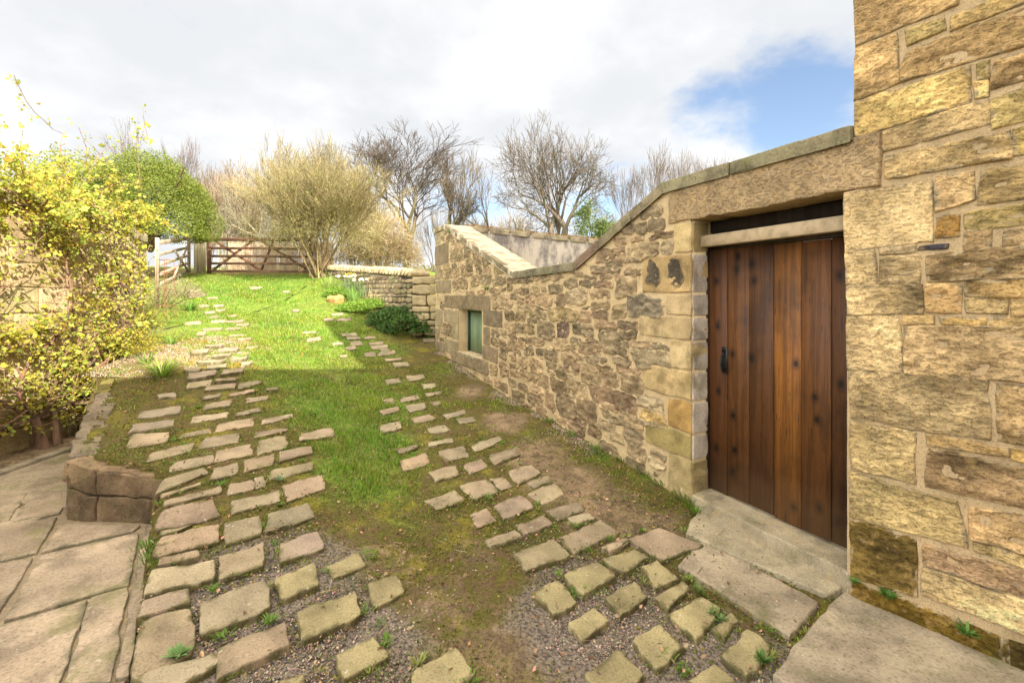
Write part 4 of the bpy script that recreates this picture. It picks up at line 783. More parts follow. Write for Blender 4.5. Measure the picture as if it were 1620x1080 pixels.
# ================================================================ WALLS ON THE LEFT
cw = empty('climber_wall', (-5.05, 3, 0), 'sunlit wall of pale squared stone largely hidden by the yellow-leaved climber', 'wall')
m_ = MB(); box(m_, (-5.5, -1, -.3), (-5.062, 5.88, 2.52), MC); m_.build('wall_core', M['mortar'], cw)
m_ = MB(); cf2 = lambda r_: np.array([.47,.36,.20]) * r_.uniform(.8, 1.15) * (1 + r_.normal(size=3) * .03)
courses(m_, lambda u, z: np.array([-5.05, u, z]), (1,0,0), -.9, 5.9, -.1, 2.45, (.17,.28), (.3,.62), cf2, 31, res=.04)
courses(m_, lambda u, z: np.array([-5.05 - u, 5.895, z]), (0,1,0), .0, .42, -.1, 2.45, (.2,.3), (.42,.43), cf2, 32, res=.05); m_.build('squared_stone', M['gable'], cw, smooth=True)
for k in range(8):
    m_ = MB(); y0 = -.9 + k * .86; patch(m_, [(-5.53,y0,2.60),(-5.0,y0,2.60),(-5.0,y0+.85,2.60),(-5.53,y0+.85,2.60)], (0,0,1), .09, (.36,.28,.17), res=.05, r=.03, amp=.012, seed=800+k, tone=.2); m_.build('coping_stone', M['darkstone'], cw, smooth=True)
rw = empty('rubble_wall', (-6, 7.4, 1), 'roughly built sunlit stone wall running up beside the path from the climber wall', 'wall')
RP = Plane((-5.12, 5.95), (-1.95, 2.85)); RP.n = np.array([.825, .565, 0]) * 1.0; RP.n = np.array([RP.T[1], -RP.T[0], 0])
if RP.n[0] < 0: RP.n = -RP.n
m_ = MB(); L_ = 3.45; prism(m_, RP, 0, L_, -.3, 2.42, .3, 2.62, .012, .45, MC); m_.build('wall_core', M['mortar'], rw)
m_ = MB(); cf3 = lambda r_: np.array([.45,.36,.22]) * r_.uniform(.6, 1.2) * (1 + r_.normal(size=3) * .04)
courses(m_, lambda u, z: RP.pt(u, z), RP.n, 0, L_, .3, 2.6, (.07,.16), (.12,.34), cf3, 33, gap=.02, rough=(.012, 12), res=.04, k=.3, top=lambda u: 2.42 + u / L_ * .2, r=.02, edge=.012); m_.build('rubble', M['gable'], rw, smooth=True)
m_ = MB()
for k in range(12): u0 = k * L_ / 12; patch(m_, [RP.pt(u0, 2.50 + u0 * .06, -.03), RP.pt(u0 + .27, 2.50 + u0 * .06, -.03), RP.pt(u0 + .27, 2.52 + u0 * .06, .46), RP.pt(u0, 2.52 + u0 * .06, .46)], (0,0,1), .1, (.40,.33,.20), res=.05, r=.03, amp=.015, k=.2, seed=820+k, tone=.2)
m_.build('coping', M['darkstone'], rw, smooth=True)
# low retaining wall round the end of the raised path
ret = empty('retaining_wall', (-3, 3.3, 0), 'low dark mossy retaining wall of big worn blocks at the corner of the patio', 'low wall')
F0, F1, F2 = at_d(105, 728, 3.245), at_d(152, 743, 3.227), at_d(258, 757, 3.19); b0, b1, b2 = at_d(160, 716, 3.42), at_d(189, 726, 3.38), at_d(269, 741, 3.30)
def rblock(q, th, seed, C=(.26,.18,.105), faces=()):
    m_ = MB(); q = [np.array(p, float) for p in q]; n = np.cross(q[1] - q[0], q[3] - q[0]); n = n if n[2] > 0 else -n
    patch(m_, q, n, th, C, res=.018, r=.010, amp=.012, ns=12, edge=.020, k=.03, seed=seed, tone=.35)
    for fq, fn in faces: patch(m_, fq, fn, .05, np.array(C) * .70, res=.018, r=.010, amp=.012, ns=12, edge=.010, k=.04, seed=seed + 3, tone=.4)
    m_.build('wall_block', M['darkstone'], ret, smooth=True)
dn = lambda p, h: np.array([p[0], p[1], p[2] - h])
n1 = np.cross([0,0,1.], F1 - F0); n1 = n1 if n1[1] < 0 else -n1; n2 = np.cross([0,0,1.], F2 - F1); n2 = n2 if n2[1] < 0 else -n2; n3 = np.array([.9, -.4, 0])
rblock([F0, F1, b1, b0], .14, 840, faces=[([dn(F0,.01), dn(F1,.01), dn(F1,.19), dn(F0,.19)], n1), ([dn(F0,.2), dn(F1,.2), dn(F1,.40), dn(F0,.44)], n1)])
rblock([F1, F2, b2, b1], .14, 850, faces=[([dn(F1,.01), dn(F2,.01), dn(F2,.15), dn(F1,.18)], n2), ([dn(F1,.19), dn(F2,.16), dn(F2,.34), dn(F1,.40)], n2), ([dn(F2,.01), dn(b2,.01), dn(b2,.36), dn(F2,.36)], n3)])
pts = [(at_z(112,722,.372), at_z(160,716,.365)), (at_z(116,693,.40), at_z(162,688,.40)), (at_z(152,620,.55), at_z(187,618,.55)), (at_z(160,604,.585), at_z(203,588,.60))]
for k in range(3):
    (a, b), (c, d) = pts[k], pts[k + 1]; s_ = .985; C = (.23,.18,.125) if k < 2 else (.24,.20,.06)
    rblock([a, b, b + (d - b) * s_, a + (c - a) * s_], .5, 860 + 5 * k, C)
m_ = MB(); prismq = [F0 + [0.02, .05, 0], F2 + [-.03, .05, 0], b2 + [-.03, -.02, 0], b0 + [.02, 0, 0]]
V = [(p[0], p[1], -.2) for p in prismq] + [(p[0], p[1], p[2] - .06) for p in prismq]; m_.add(V, [(0,1,5,4),(1,2,6,5),(2,3,7,6),(3,0,4,7),(4,5,6,7)], C=(.1,.08,.05)); m_.build('core', M['darkstone'], ret)
# dry-stone wall behind the flower bed
ds = empty('dry_stone_wall', (-2, 10, .8), 'sunlit dry-stone field wall with rounded cope stones ending beside the rubble gable', 'wall')
DP = Plane((-2.22, 10.05), (-2.98, 3.1)); DP.n = -np.array([abs(DP.T[1]), abs(DP.T[0]), 0]); L_ = 4.6
zt = lambda u: 1.93 + .07 * u
m_ = MB(); prism(m_, DP, .03, L_, .3, 1.9, 1.2, zt(L_), .03, .5, (.12,.1,.07)); m_.build('core', M['rubble'], ds)
m_ = MB(); cf4 = lambda r_: np.array([.42,.33,.19]) * r_.uniform(.55, 1.15) * (1 + r_.normal(size=3) * .05)
courses(m_, lambda u, z: DP.pt(u, z), DP.n, 0, L_, .6, 2.2, (.06,.13), (.12,.35), cf4, 41, gap=.014, rough=(.012, 9), res=.05, k=.35, top=lambda u: zt(u) + .02, base=lambda u: hz(*DP.pt(u, 0)[:2]), r=.02, edge=.015)
e0 = np.array([-2.22, 10.05, 0]); ex = np.array([1, .05, 0]); en = np.array([.05, -1, 0]); cf5 = lambda r_: np.array([.50,.40,.23]) * r_.uniform(.8, 1.15)
courses(m_, lambda u, z: e0 + ex * u + [0, 0, z], en, 0, .54, .62, 1.94, (.13,.27), (.24,.54), cf5, 43, gap=.014, rough=(.010, 8), res=.04, k=.15, r=.03, edge=.012)
m_.build('stonework', M['gable'], ds, smooth=True)
m_ = MB(); r_ = np.random.default_rng(9); u = -.02
while u < L_:
    w = r_.uniform(.10, .17); h = r_.uniform(.13, .19); zb = zt(u); a = DP.pt(u, zb + h * .9, -.03); b = DP.pt(u + w, zb + h, -.03)
    patch(m_, [DP.pt(u, zb, -.04), DP.pt(u + w, zb, -.04), DP.pt(u + w, zb + h, -.01), DP.pt(u, zb + h, -.01)], DP.n, .42, cf5(r_) * .9, res=.04, r=.04, amp=.014, k=.5, seed=int(u * 100), tone=.25); u += w + .005
m_.build('cope_stones', M['gable'], ds, smooth=True)
# ================================================================ GATES
def gate(name, p0, p1, z0, z1, H, C, label, braces, mt='woodx', matched=None, stile=.09, seed=1):
    """five-bar gate from p0 to p1 (ground heights z0, z1)"""
    g_ = empty(name, (p0[0], p0[1], z0), label, 'gate', 'field gates at the top of the path')
    P = lambda t, h: np.array([p0[0] + (p1[0] - p0[0]) * t, p0[1] + (p1[1] - p0[1]) * t, z0 + (z1 - z0) * t + h]); r_ = np.random.default_rng(seed)
    side = np.cross([p1[0]-p0[0], p1[1]-p0[1], 0], [0,0,1.]); side /= np.linalg.norm(side)
    for i, h in enumerate((.10, .34, .57, .82, 1.10)):
        m_ = MB(); obox(m_, P(.02, h), P(.98, h), .105 if i == 4 else .075, .035, (0,0,1), jit(C, 1, .08, i + seed)[0]); m_.build('rail', M[mt], g_)
    for t, w in ((.012, .11), (.988, stile)):
        m_ = MB(); obox(m_, P(t, .03), P(t, 1.22), w, .075, P(1,0) - P(0,0), jit(C, 1, .08, seed + 9)[0]); m_.build('stile', M['wood'], g_)
    for (ta, ha, tb, hb) in braces:
        m_ = MB(); obox(m_, P(ta, ha) - side * .035, P(tb, hb) - side * .035, .075, .03, (0,0,1), jit(C, 1, .1, seed + int(ta * 50))[0]); m_.build('brace', M['wood'], g_)
    return g_
gz = lambda x, y: float(hz(x, y))
pA = at_z(329, 434, 2.17); pB = np.array([pA[0] + 3.35, pA[1] - .05, 0])
gate('field_gate', pA, pB, gz(*pA[:2]), gz(*pB[:2]), 1.1, (.19,.10,.06), 'closed weathered red-brown five-bar gate beside the leafy willow shrub', [(.04,.12,.42,1.08),(.06,1.05,.50,.12),(.50,.12,.62,1.08),(.50,1.08,.96,.12)], seed=3)
pC = np.array([pA[0] - .52, pA[1] - .1, 0]); pDn = np.array([-8.35, 10.7, 0])
gate('field_gate', pC, pDn, gz(*pC[:2]), gz(*pDn[:2]) + .05, 1.1, (.44,.36,.25), 'pale new-timber five-bar gate standing open behind the climber', [(.02,1.05,.60,.12),(.10,.12,.55,.80)], seed=5)
m_ = MB(); c = at_z(318, 435, 2.16)
obox(m_, [c[0], c[1] - .05, 1.9], [c[0], c[1] - .05, c[2] + 1.42], .26, .24, (1,.15,0), (.56,.48,.31), bev=.06)
po = m_.build('gate_post', M['wood']); tag(po, 'stout square timber gate post between the pale gate and the brown gate', 'gate post')
m_ = MB(); nsl = 260      # split-reed screen behind the brown gate
r_ = np.random.default_rng(11); S = []
for k in range(900):
    x = pA[0] - .1 + 3.6 * k / 900; z = gz(x, 15.4); S.append([x, 15.6 + r_.uniform(-.02,.02), z - .1, x + r_.normal() * .008, 15.6, z + 1.0 + r_.uniform(-.05,.04), .0042, .0035])
tubes(m_, S, 3, jit((.56,.40,.27), len(S), .2, 1)); fs = m_.build('reed_fence', M['twig']); tag(fs, 'pinkish split-reed screen standing behind the brown gate', 'fence')
# ================================================================ TREES
def grow(S, p, d, L, r, dep, r_, st):
    n = 3 if dep < st['D'] else 2; q = p; kids = []
    for i in range(n):
        d = d + r_.normal(size=3) * st['w'] + np.array([0, 0, st['up']]); d /= np.linalg.norm(d); q2 = q + d * L / n; r2_ = r * (1 - .13 * (3 / n))
        S.append((q[0], q[1], q[2], q2[0], q2[1], q2[2], r, r2_, dep)); q = q2; r = r2_
        if dep < st['D'] and (dep > 0 or i >= st.get('clear', 2)): kids += [(q, d, r)] * (st['side'] if r_.random() < st.get('sp', 1) else 0)
    if dep >= st['D']: return
    for k in range(st['fork']): kids.append((q, d, r))
    for q, d0, rr in kids:
        a = r_.normal(size=3); a -= d0 * np.dot(a, d0); a /= np.linalg.norm(a) + 1e-9; an = R(r_.uniform(*st['ang']))
        grow(S, q, d0 * math.cos(an) + a * math.sin(an), L * r_.uniform(*st['len']), max(rr * r_.uniform(.5, .78), st['rmin']), dep + 1, r_, st)
ST = dict(D=5, w=.13, up=.03, side=1, fork=2, ang=(18, 48), len=(.55, .85), rmin=.011, clear=2)
def bare_tree(name, px, ztop_py, dist, zb, label, cat, group=None, seed=1, trunk=.3, stems=1, C=(.20,.15,.10), Ct=None, lean=0, st={}, spread=.2, frac=.34, width=None, leaves=None, kind=None, twigC=None, vol=None):
    r_ = np.random.default_rng(seed); b = np.array([(px - CX) / F * dist, dist, zb]); H = EYE + (HY - ztop_py) / F * dist - zb; S = []; s_ = dict(ST); s_.update(st)
    for k in range(stems):
        d = np.array([lean + r_.normal() * spread * (stems > 1), r_.normal() * spread * (stems > 1), 1.0]); d /= np.linalg.norm(d)
        grow(S, b + np.array([r_.normal() * .12 * (stems > 1), r_.normal() * .12 * (stems > 1), 0]), d, H * frac, trunk * (r_.uniform(.6, 1) if stems > 1 else 1), 0, r_, s_)
    A = np.array(S); top = np.percentile(A[:, 5], 99.7); k = H / (top - zb); A[:, [2, 5]] = zb + (A[:, [2, 5]] - zb) * k; kx = k
    if width: 
        w = np.percentile(A[:, 3], 99) - np.percentile(A[:, 3], 1); kx = (width / F * dist) / w
    for j in (0, 3): A[:, j] = b[0] + (A[:, j] - b[0]) * kx
    for j in (1, 4): A[:, j] = b[1] + (A[:, j] - b[1]) * kx
    A[:, 6:8] = np.maximum(A[:, 6:8], s_['rmin'] * .8)
    t = empty(name, tuple(b), label, cat, group); big = A[:, 8] <= 1; Ct = Ct or C
    m_ = MB(); tubes(m_, A[big][:, :8], 7, jit(Ct, big.sum(), .1, seed)); m_.build('trunk', M['bark'], t, smooth=True)
    m_ = MB(); mid = ~big; tubes(m_, A[mid][:, :8], 3, jit(twigC or C, mid.sum(), .15, seed + 1))
    m_.build('crown', M['twig'], t)
    if leaves:
        n_, sz, lc = leaves; tips = A[A[:, 8] >= s_['D'] - 1][:, 3:6]; P = tips[r_.integers(0, len(tips), n_)] + r_.normal(size=(n_, 3)) * sz * 1.6
        m_ = MB(); leafs(m_, P, r_.uniform(.6, 1.2, n_) * sz, seed, jit(lc, n_, .22, seed + 2)); m_.build('foliage', M['leaf'], t)
    if vol:      # the haze of fine shoots and buds
        n_, off, rad, sz, c1, c2, lw = vol; d = r_.normal(size=(n_, 3)); d[:, 2] = np.abs(d[:, 2] + .3) - .35; d /= np.linalg.norm(d, axis=1)[:, None]; rr = r_.uniform(.1, 1, n_) ** .45
        P = b + np.array(off) + d * (rr * (1 + .22 * fbm(d * 2, 1.5, seed, 3)))[:, None] * np.array(rad); P = P[(fbm(P, 1.6, seed, 3) > -.45) & (P[:, 2] > zb)]; w = r_.random(len(P))[:, None]
        m_ = MB(); leafs(m_, P, r_.uniform(.5, 1.3, len(P)) * sz, seed, jit(c1, len(P), .2, 1) * w + jit(c2, len(P), .2, 2) * (1 - w), up=1.3, lw=lw); m_.build('shoots', M['leaf'], t)
    return t
G1 = 'leafless trees beyond the field walls'
bare_tree('bare_tree', 640, 224, 35, 2.6, 'leafless tree with a dense rounded brown crown left of the rubble gable', 'tree', G1, 12, .34, C=(.085,.062,.045), Ct=(.20,.165,.09), st=dict(D=6, up=.06, ang=(14, 40), len=(.60, .84), side=1, rmin=.012, w=.11, clear=1, sp=.62), frac=.33, width=165)
bare_tree('bare_tree', 706, 238, 33, 2.6, 'smaller leaning leafless tree directly above the peak of the gable', 'tree', G1, 13, .26, C=(.12,.09,.06), Ct=(.22,.18,.10), lean=.05, st=dict(D=5, up=.05, ang=(14, 36)), frac=.30, width=66)
bare_tree('bare_tree', 798, 234, 32, 2.6, 'slender open leafless tree just left of the tallest tree', 'tree', G1, 17, .15, C=(.13,.10,.07), st=dict(D=4, up=.02, ang=(22, 50), w=.17), frac=.36, width=90)
bare_tree('bare_tree', 880, 195, 30, 2.4, 'tallest leafless tree with three thick stems above the rendered wall', 'tree', G1, 23, .33, stems=3, C=(.11,.085,.06), Ct=(.16,.125,.085), spread=.16, st=dict(D=5, up=.02, ang=(20, 48), w=.15, len=(.60, .84), rmin=.012, clear=2, sp=.8), frac=.46, width=175)
bare_tree('bare_tree', 845, 318, 27, 2.4, 'stunted crooked bare trunk below the tallest tree', 'tree', G1, 29, .14, C=(.20,.16,.12), lean=-.3, st=dict(D=3, w=.3, ang=(25, 60)), frac=.5)
bare_tree('bare_tree', 912, 300, 31, 2.4, 'low leafless tree sweeping right above the rendered wall', 'tree', G1, 31, .16, C=(.24,.19,.13), lean=.5, st=dict(D=5, up=.05, w=.14, rmin=.010), frac=.40, width=120)
for i, (px, top, w) in enumerate([(1000, 262, 50), (1030, 240, 62), (1062, 232, 70), (1098, 238, 50), (1130, 246, 50)]):
    bare_tree('young_tree', px, top, 36 + i, 3, ['thin leafless sapling next to the sweeping tree', 'twiggy upright sapling over the rising coping', 'tallest of the thin saplings over the rising coping', 'thin sapling over the bend of the coping', 'rightmost thin sapling above the door lintel'][i], 'tree', 'thin saplings behind the coping', 41 + i, .09, C=(.14,.11,.09), st=dict(D=4, up=.14, ang=(12, 32), w=.08, side=1), frac=.34, width=w)
for i, (px, top, w, d_) in enumerate([(232, 192, 66, 42), (290, 218, 50, 44), (345, 250, 50, 45)]):
    bare_tree('birch', px, top, d_, 3, ['tallest purple-twigged birch behind the clipped green bush', 'second birch between the green bush and the hazel', 'low birch peeping above the beige hazel'][i], 'tree', 'distant birches', 51 + i, .16, C=(.16,.125,.115), Ct=(.35,.32,.28), st=dict(D=5, up=.02, ang=(16, 44), w=.16, rmin=.011, sp=.7), frac=.34, width=w)
bare_tree('hazel', 368, 262, 24, 2.3, 'beige many-stemmed leafless hazel behind the brown gate', 'tree', None, 61, .10, stems=9, C=(.27,.20,.13), Ct=(.36,.29,.2), spread=.26, st=dict(D=4, up=.06, ang=(10, 34), w=.09, rmin=.010), frac=.4, width=120, vol=(12000, (0, 0, 2.3), (2.0, 1.3, 2.2), .22, (.31,.225,.15), (.27,.20,.13), .06))
bare_tree('pale_tree', 425, 226, 20, 2.2, 'pale twiggy tree rising left behind the willow shrub', 'tree', None, 63, .10, stems=4, C=(.25,.21,.135), Ct=(.32,.27,.18), spread=.22, st=dict(D=5, up=.02, ang=(16, 44), w=.14, rmin=.008), frac=.34, width=120)
bare_tree('pale_tree', 520, 228, 19, 2.2, 'pale twiggy tree rising right behind the willow shrub', 'tree', None, 67, .10, stems=5, C=(.25,.21,.135), Ct=(.32,.27,.18), spread=.24, st=dict(D=5, up=.02, ang=(16, 44), w=.14, rmin=.008), frac=.34, width=130)
bare_tree('willow_shrub', 505, 250, 13.5, 2.0, 'big many-stemmed willow shrub flecked with green buds at the end of the brown gate', 'shrub', None, 71, .035, stems=30, C=(.29,.235,.115), Ct=(.30,.22,.11), spread=.34, st=dict(D=4, up=.05, ang=(8, 30), w=.08, rmin=.0045, side=1, len=(.5,.8)), frac=.42, width=205, leaves=(9000, .035, (.42,.40,.10)), vol=(32000, (0, 0, 1.35), (1.95, 1.6, 1.95), .06, (.31,.25,.115), (.28,.27,.075), .22))
bare_tree('brushwood', 600, 318, 16.5, 2.0, 'straw-coloured brushwood tangle behind the dry-stone wall', 'shrub', None, 73, .03, stems=26, C=(.50,.40,.24), spread=.5, st=dict(D=3, up=.0, ang=(12, 45), w=.16, rmin=.006), frac=.5, width=120, vol=(16000, (0, 0, .9), (1.6, .9, 1.5), .16, (.46,.34,.19), (.38,.30,.15), .07))
bare_tree('ivy_tree', 932, 318, 28, 2.3, 'small ivy-clad green tree behind the foot of the rising coping', 'tree', None, 79, .10, C=(.12,.13,.05), st=dict(D=4, up=.05, ang=(20, 50)), frac=.3, width=66, leaves=(2600, .17, (.13,.17,.04)))
# far belt of scrub along the field edge
for i, (px, top, w, d_) in enumerate([(735, 330, 60, 44), (770, 345, 50, 45), (820, 340, 60, 46), (690, 330, 60, 50), (1000, 330, 70, 45), (585, 300, 80, 48), (450, 290, 80, 40), (395, 262, 60, 36), (330, 268, 60, 38), (560, 262, 70, 38)]):
    bare_tree('thicket', px, top, d_, 3, ['grey-brown thicket just right of the gable peak', 'low thicket under the slender open tree', 'thicket behind the crooked trunk', 'thicket showing between the two brown-crowned trees', 'thicket low behind the rising coping', 'thicket left of the dense rounded tree', 'thicket far behind the willow shrub', 'thicket between the hazel and the left pale tree', 'thicket over the pale gate behind the hazel', 'thicket between the willow shrub and the dense rounded tree'][i], 'thicket', 'scrub thickets far behind', 81 + i, .08, stems=9, C=(.17,.135,.10), spread=.45, st=dict(D=3, up=.08, ang=(10, 35), w=.12, rmin=.014), frac=.42, width=w)
m_ = MB(); r_ = np.random.default_rng(5); n_ = 16000; P = np.stack([r_.uniform(-40, 12, n_), r_.uniform(56, 60, n_), r_.uniform(0, 1.3, n_)], 1); P[:, 2] = hz(P[:, 0], P[:, 1]) + P[:, 2] * (1 + .35 * vn(P * [1, 1, 0], .3, 3))
leafs(m_, P, r_.uniform(.2, .4, n_), 3, jit((.26,.24,.09), n_, .25, 3)); tag(m_.build('hedge', M['leaf']), 'low olive hedge along the far edge of the field', 'hedge')
# clipped evergreen dome
def bush(name, c, rad, n_, size, Cs, label, cat, group=None, seed=1, flat=.0, stems=(.1,.07,.04), hollow=.55, shape=None, up=.5, lw=.5):
    r_ = np.random.default_rng(seed); d = r_.normal(size=(n_, 3)); d[:, 2] = np.abs(d[:, 2]) - flat; d /= np.linalg.norm(d, axis=1)[:, None]; rr = r_.uniform(hollow, 1, n_) ** .5
    lump = 1 + .16 * fbm(d * 2 + seed, 1.3, seed, 3); P = np.array(c) + d * rr[:, None] * lump[:, None] * np.array(rad)
    keep = fbm(P, 2.6 / max(rad) * 1.6, seed + 3, 3) > (-.55 if n_ < 40000 else -1.1); P = P[keep]; t = empty(name, tuple(c), label, cat, group)
    m_ = MB(); w = r_.random(len(P))[:, None]; leafs(m_, P, r_.uniform(.6, 1.25, len(P)) * size, seed, jit(Cs[0], len(P), .22, seed) * w + jit(Cs[1], len(P), .2, seed + 1) * (1 - w), up=up, lw=lw); m_.build('foliage', M['leaf'], t)
    S = []
    for k in range(14):
        e = np.array(c) + np.array([r_.normal() * .5, r_.normal() * .5, r_.uniform(.2, .8)]) * np.array(rad); S.append([c[0], c[1], c[2] - rad[2] * .1 - .1, *e, .03 * max(rad), .008 * max(rad)])
    m_ = MB(); tubes(m_, S, 5, stems); m_.build('stems', M['twig'], t); return t
bush('evergreen_bush', at_d(238, 378, 12.6) , (1.72, 1.3, 2.28), 70000, .052, ((.15,.20,.03),(.25,.28,.045)), 'dense rounded evergreen bush behind the climber and the pale gate', 'bush', None, 5)
bush('evergreen_bush', at_d(130, 385, 12.0), (1.5, 1.3, 2.4), 18000, .075, ((.20,.24,.03),(.32,.33,.05)), 'evergreen bush with a flat sunlit top showing above the climber', 'bush', None, 6)
# ================================================================ THE CLIMBER ON THE LEFT WALL
cl = empty('climbing_shrub', (-4.86, 4.75, -.03), 'sprawling climber with red-brown stems and fresh yellow-green leaves trained over the sunlit wall', 'climber')
r_ = np.random.default_rng(21); S = []; 
def vine(p, d, L, r, dep):
    n = int(L / .12) + 1; q = np.array(p, float)
    for i in range(n):
        d = d + r_.normal(size=3) * np.array([.06, .26, .24]) + np.array([0, 0, .03]); d[0] *= .6
        tgt = -4.93 + .05 * dep; d[0] += (tgt - q[0]) * .5; d /= np.linalg.norm(d); q2 = q + d * .12
        if q2[2] < .12: q2[2] = .12; d[2] = abs(d[2])
        if q2[1] > 6.0: d[1] = -abs(d[1]) * .5; q2[1] = 6.0
        S.append((*q, *q2, r, r * .96, dep)); q = q2; r = max(r * .96, .0035)
        if dep < 3 and r_.random() < (.27, .26, .12)[dep]:
            s_ = r_.choice([-1, 1]); e = np.array([r_.uniform(.0, .2), s_ * r_.uniform(.4, 1), r_.uniform(-.25, .8)]); vine(q, e / np.linalg.norm(e), r_.uniform(.4, 1.1) * (1.15 - dep * .25), r * .62, dep + 1)
base = np.array([-4.86, 4.72, -.05])
S += [(*base, -4.9, 4.66, .28, .055, .045, 0), (base[0] + .05, base[1] + .1, -.05, -4.88, 4.85, .3, .04, .03, 0)]
for a, L in ((-1.25, 2.6), (-.85, 3.0), (-.4, 2.9), (.0, 2.6), (.35, 2.8), (.75, 2.4), (1.1, 2.2), (-1.4, 1.9)):
    vine([-4.9, 4.68 + .05 * a, .26], np.array([0, math.sin(a), math.cos(a)]), L, .019, 0)
for yy, L in ((2.2, 2.0), (3.2, 1.8), (5.3, 2.2), (5.6, 1.6)): vine([-4.95, yy, .5], np.array([0, .4, .8]), L, .016, 0)
A = np.array(S); m_ = MB(); tubes(m_, A[A[:, 8] < 2][:, :8], 7, jit((.22,.13,.085), int((A[:, 8] < 2).sum()), .15, 1)); m_.build('stems', M['bark'], cl, smooth=True)
# arching growth above the coping
T2 = []
for k in range(80):
    y = r_.uniform(2.6, 6.2); q = np.array([-5.15 + r_.uniform(-.35, .25), y, 2.45]); hmax = .35 + .55 * np.clip((6.0 - y) / 1.6, 0, 1); L = r_.uniform(.3, 1.0) * hmax * 1.25; d = np.array([r_.normal() * .35, r_.normal() * .5, 1.0]); d /= np.linalg.norm(d); rr = .008
    for i in range(int(L / .07)):
        d = d + r_.normal(size=3) * .16 + np.array([0, 0, -.035]); d /= np.linalg.norm(d); q2 = q + d * .075; T2.append((*q, *q2, rr, rr * .93, 3)); q = q2; rr = max(rr * .93, .003)
q = np.array([-5.1, 4.15, 2.5]); d = np.array([.1, -.25, 1.0])     # one thick arching stem against the sky
for i in range(16):
    d = d + np.array([.03, .045 if i > 6 else -.10, -.075]) ; d /= np.linalg.norm(d); q2 = q + d * .10; T2.append((*q, *q2, .016, .015, 3)); q = q2
for k in range(16):          # tangle hanging off the front of the coping
    q = np.array([-4.95, r_.uniform(2.8, 6.1), 2.62]); d = np.array([.6, r_.normal() * .6, .2])
    for i in range(r_.integers(5, 13)):
        d = d + r_.normal(size=3) * .2 + np.array([-.02, 0, -.16]); d /= np.linalg.norm(d); q2 = q + d * .075; T2.append((*q, *q2, .006, .0055, 3)); q = q2
A2 = np.array(T2); B = np.concatenate([A[A[:, 8] >= 2], A2]); m_ = MB(); tubes(m_, B[:, :8], 4, jit((.30,.18,.11), len(B), .2, 2)); m_.build('shoots', M['twig'], cl)
thin = np.concatenate([A[(A[:, 8] >= 1)], A2, A2, A2]); nC = 6800; pick = thin[r_.integers(0, len(thin), nC)]; c = pick[:, 3:6] + r_.normal(size=(nC, 3)) * [.035, .035, .03]
ex = np.stack([r_.uniform(-5.0, -4.8, 800), r_.uniform(2.8, 6.0, 800), r_.uniform(.15, 2.5, 800)], 1); ex = ex[fbm(ex, 2.6, 70, 2) > -.1]; dens = fbm(c, 2.2, 77, 2); c = np.concatenate([c[dens > -.5], ex]); P = np.repeat(c, 5, axis=0) + r_.normal(size=(len(c) * 5, 3)) * .026
P[:, 0] = np.where(P[:, 2] < 2.55, np.maximum(P[:, 0], -5.02), P[:, 0]); tone_ = jit((.50,.46,.07), len(c), .24, 5); alt = jit((.34,.38,.07), len(c), .2, 6); w = (r_.random(len(c)) < .35)[:, None]; Cc = np.repeat(np.where(w, alt, tone_), 5, axis=0)
m_ = MB(); leafs(m_, P, np.exp(r_.normal(-3.38, .34, len(P))), 8, Cc, up=.5, lw=.75); m_.build('leaves', M['leaf'], cl)
# training wires and the rusty obelisk in the bed
m_ = MB(); ob = ground_at([(262, 505)])[0]; z0 = ob[2]; rs = (.30,.13,.07); S = []
for dx, dy in ((-.11,-.11),(.11,-.11),(.11,.11),(-.11,.11)): S.append([ob[0]+dx, ob[1]+dy, z0-.1, ob[0]+dx*.8, ob[1]+dy*.8, z0+1.1, .004, .004])
for h in (.25, .55, .85, 1.08):
    k = 1 - .2 * h / 1.1; cs = [(-.11*k,-.11*k),(.11*k,-.11*k),(.11*k,.11*k),(-.11*k,.11*k)]
    for a in range(4): S.append([ob[0]+cs[a][0], ob[1]+cs[a][1], z0+h, ob[0]+cs[(a+1)%4][0], ob[1]+cs[(a+1)%4][1], z0+h, .004, .004])
tubes(m_, S, 5, rs); tag(m_.build('plant_support', M['rust']), 'slim rusty wire plant support standing in the bed by the rubble wall', 'plant support')
# ================================================================ BED PLANTS
def straps(mb, c, n_, L, w, C, seed, spread=.5, droop=.9, rad=.05):
    """arching strap leaves in a clump"""
    r_ = np.random.default_rng(seed)
    for k in range(n_):
        a = r_.uniform(0, 2 * np.pi); t = r_.uniform(.2, 1) * spread; d = np.array([math.cos(a) * t, math.sin(a) * t, 1.0]); d /= np.linalg.norm(d); s = np.array([-math.sin(a), math.cos(a), 0]); q = np.array(c) + np.array([math.cos(a), math.sin(a), 0]) * r_.uniform(0, rad); l = L * r_.uniform(.6, 1.15); V = []; ns = 5; ww = w * r_.uniform(.7, 1.2)
        for i in range(ns + 1):
            f_ = i / ns; V += [q - s * ww / 2 * (1 - f_ ** 2.5), q + s * ww / 2 * (1 - f_ ** 2.5)]; d = d + np.array([math.cos(a), math.sin(a), -1.6]) * droop * .16 * (f_ + .3); d /= np.linalg.norm(d); q = q + d * l / ns
        mb.add(V, [(2*i, 2*i+1, 2*i+3, 2*i+2) for i in range(ns)], None, jit(C, 1, .15, seed * 100 + k)[0])
GB = 'strap-leaved plants in the left bed'
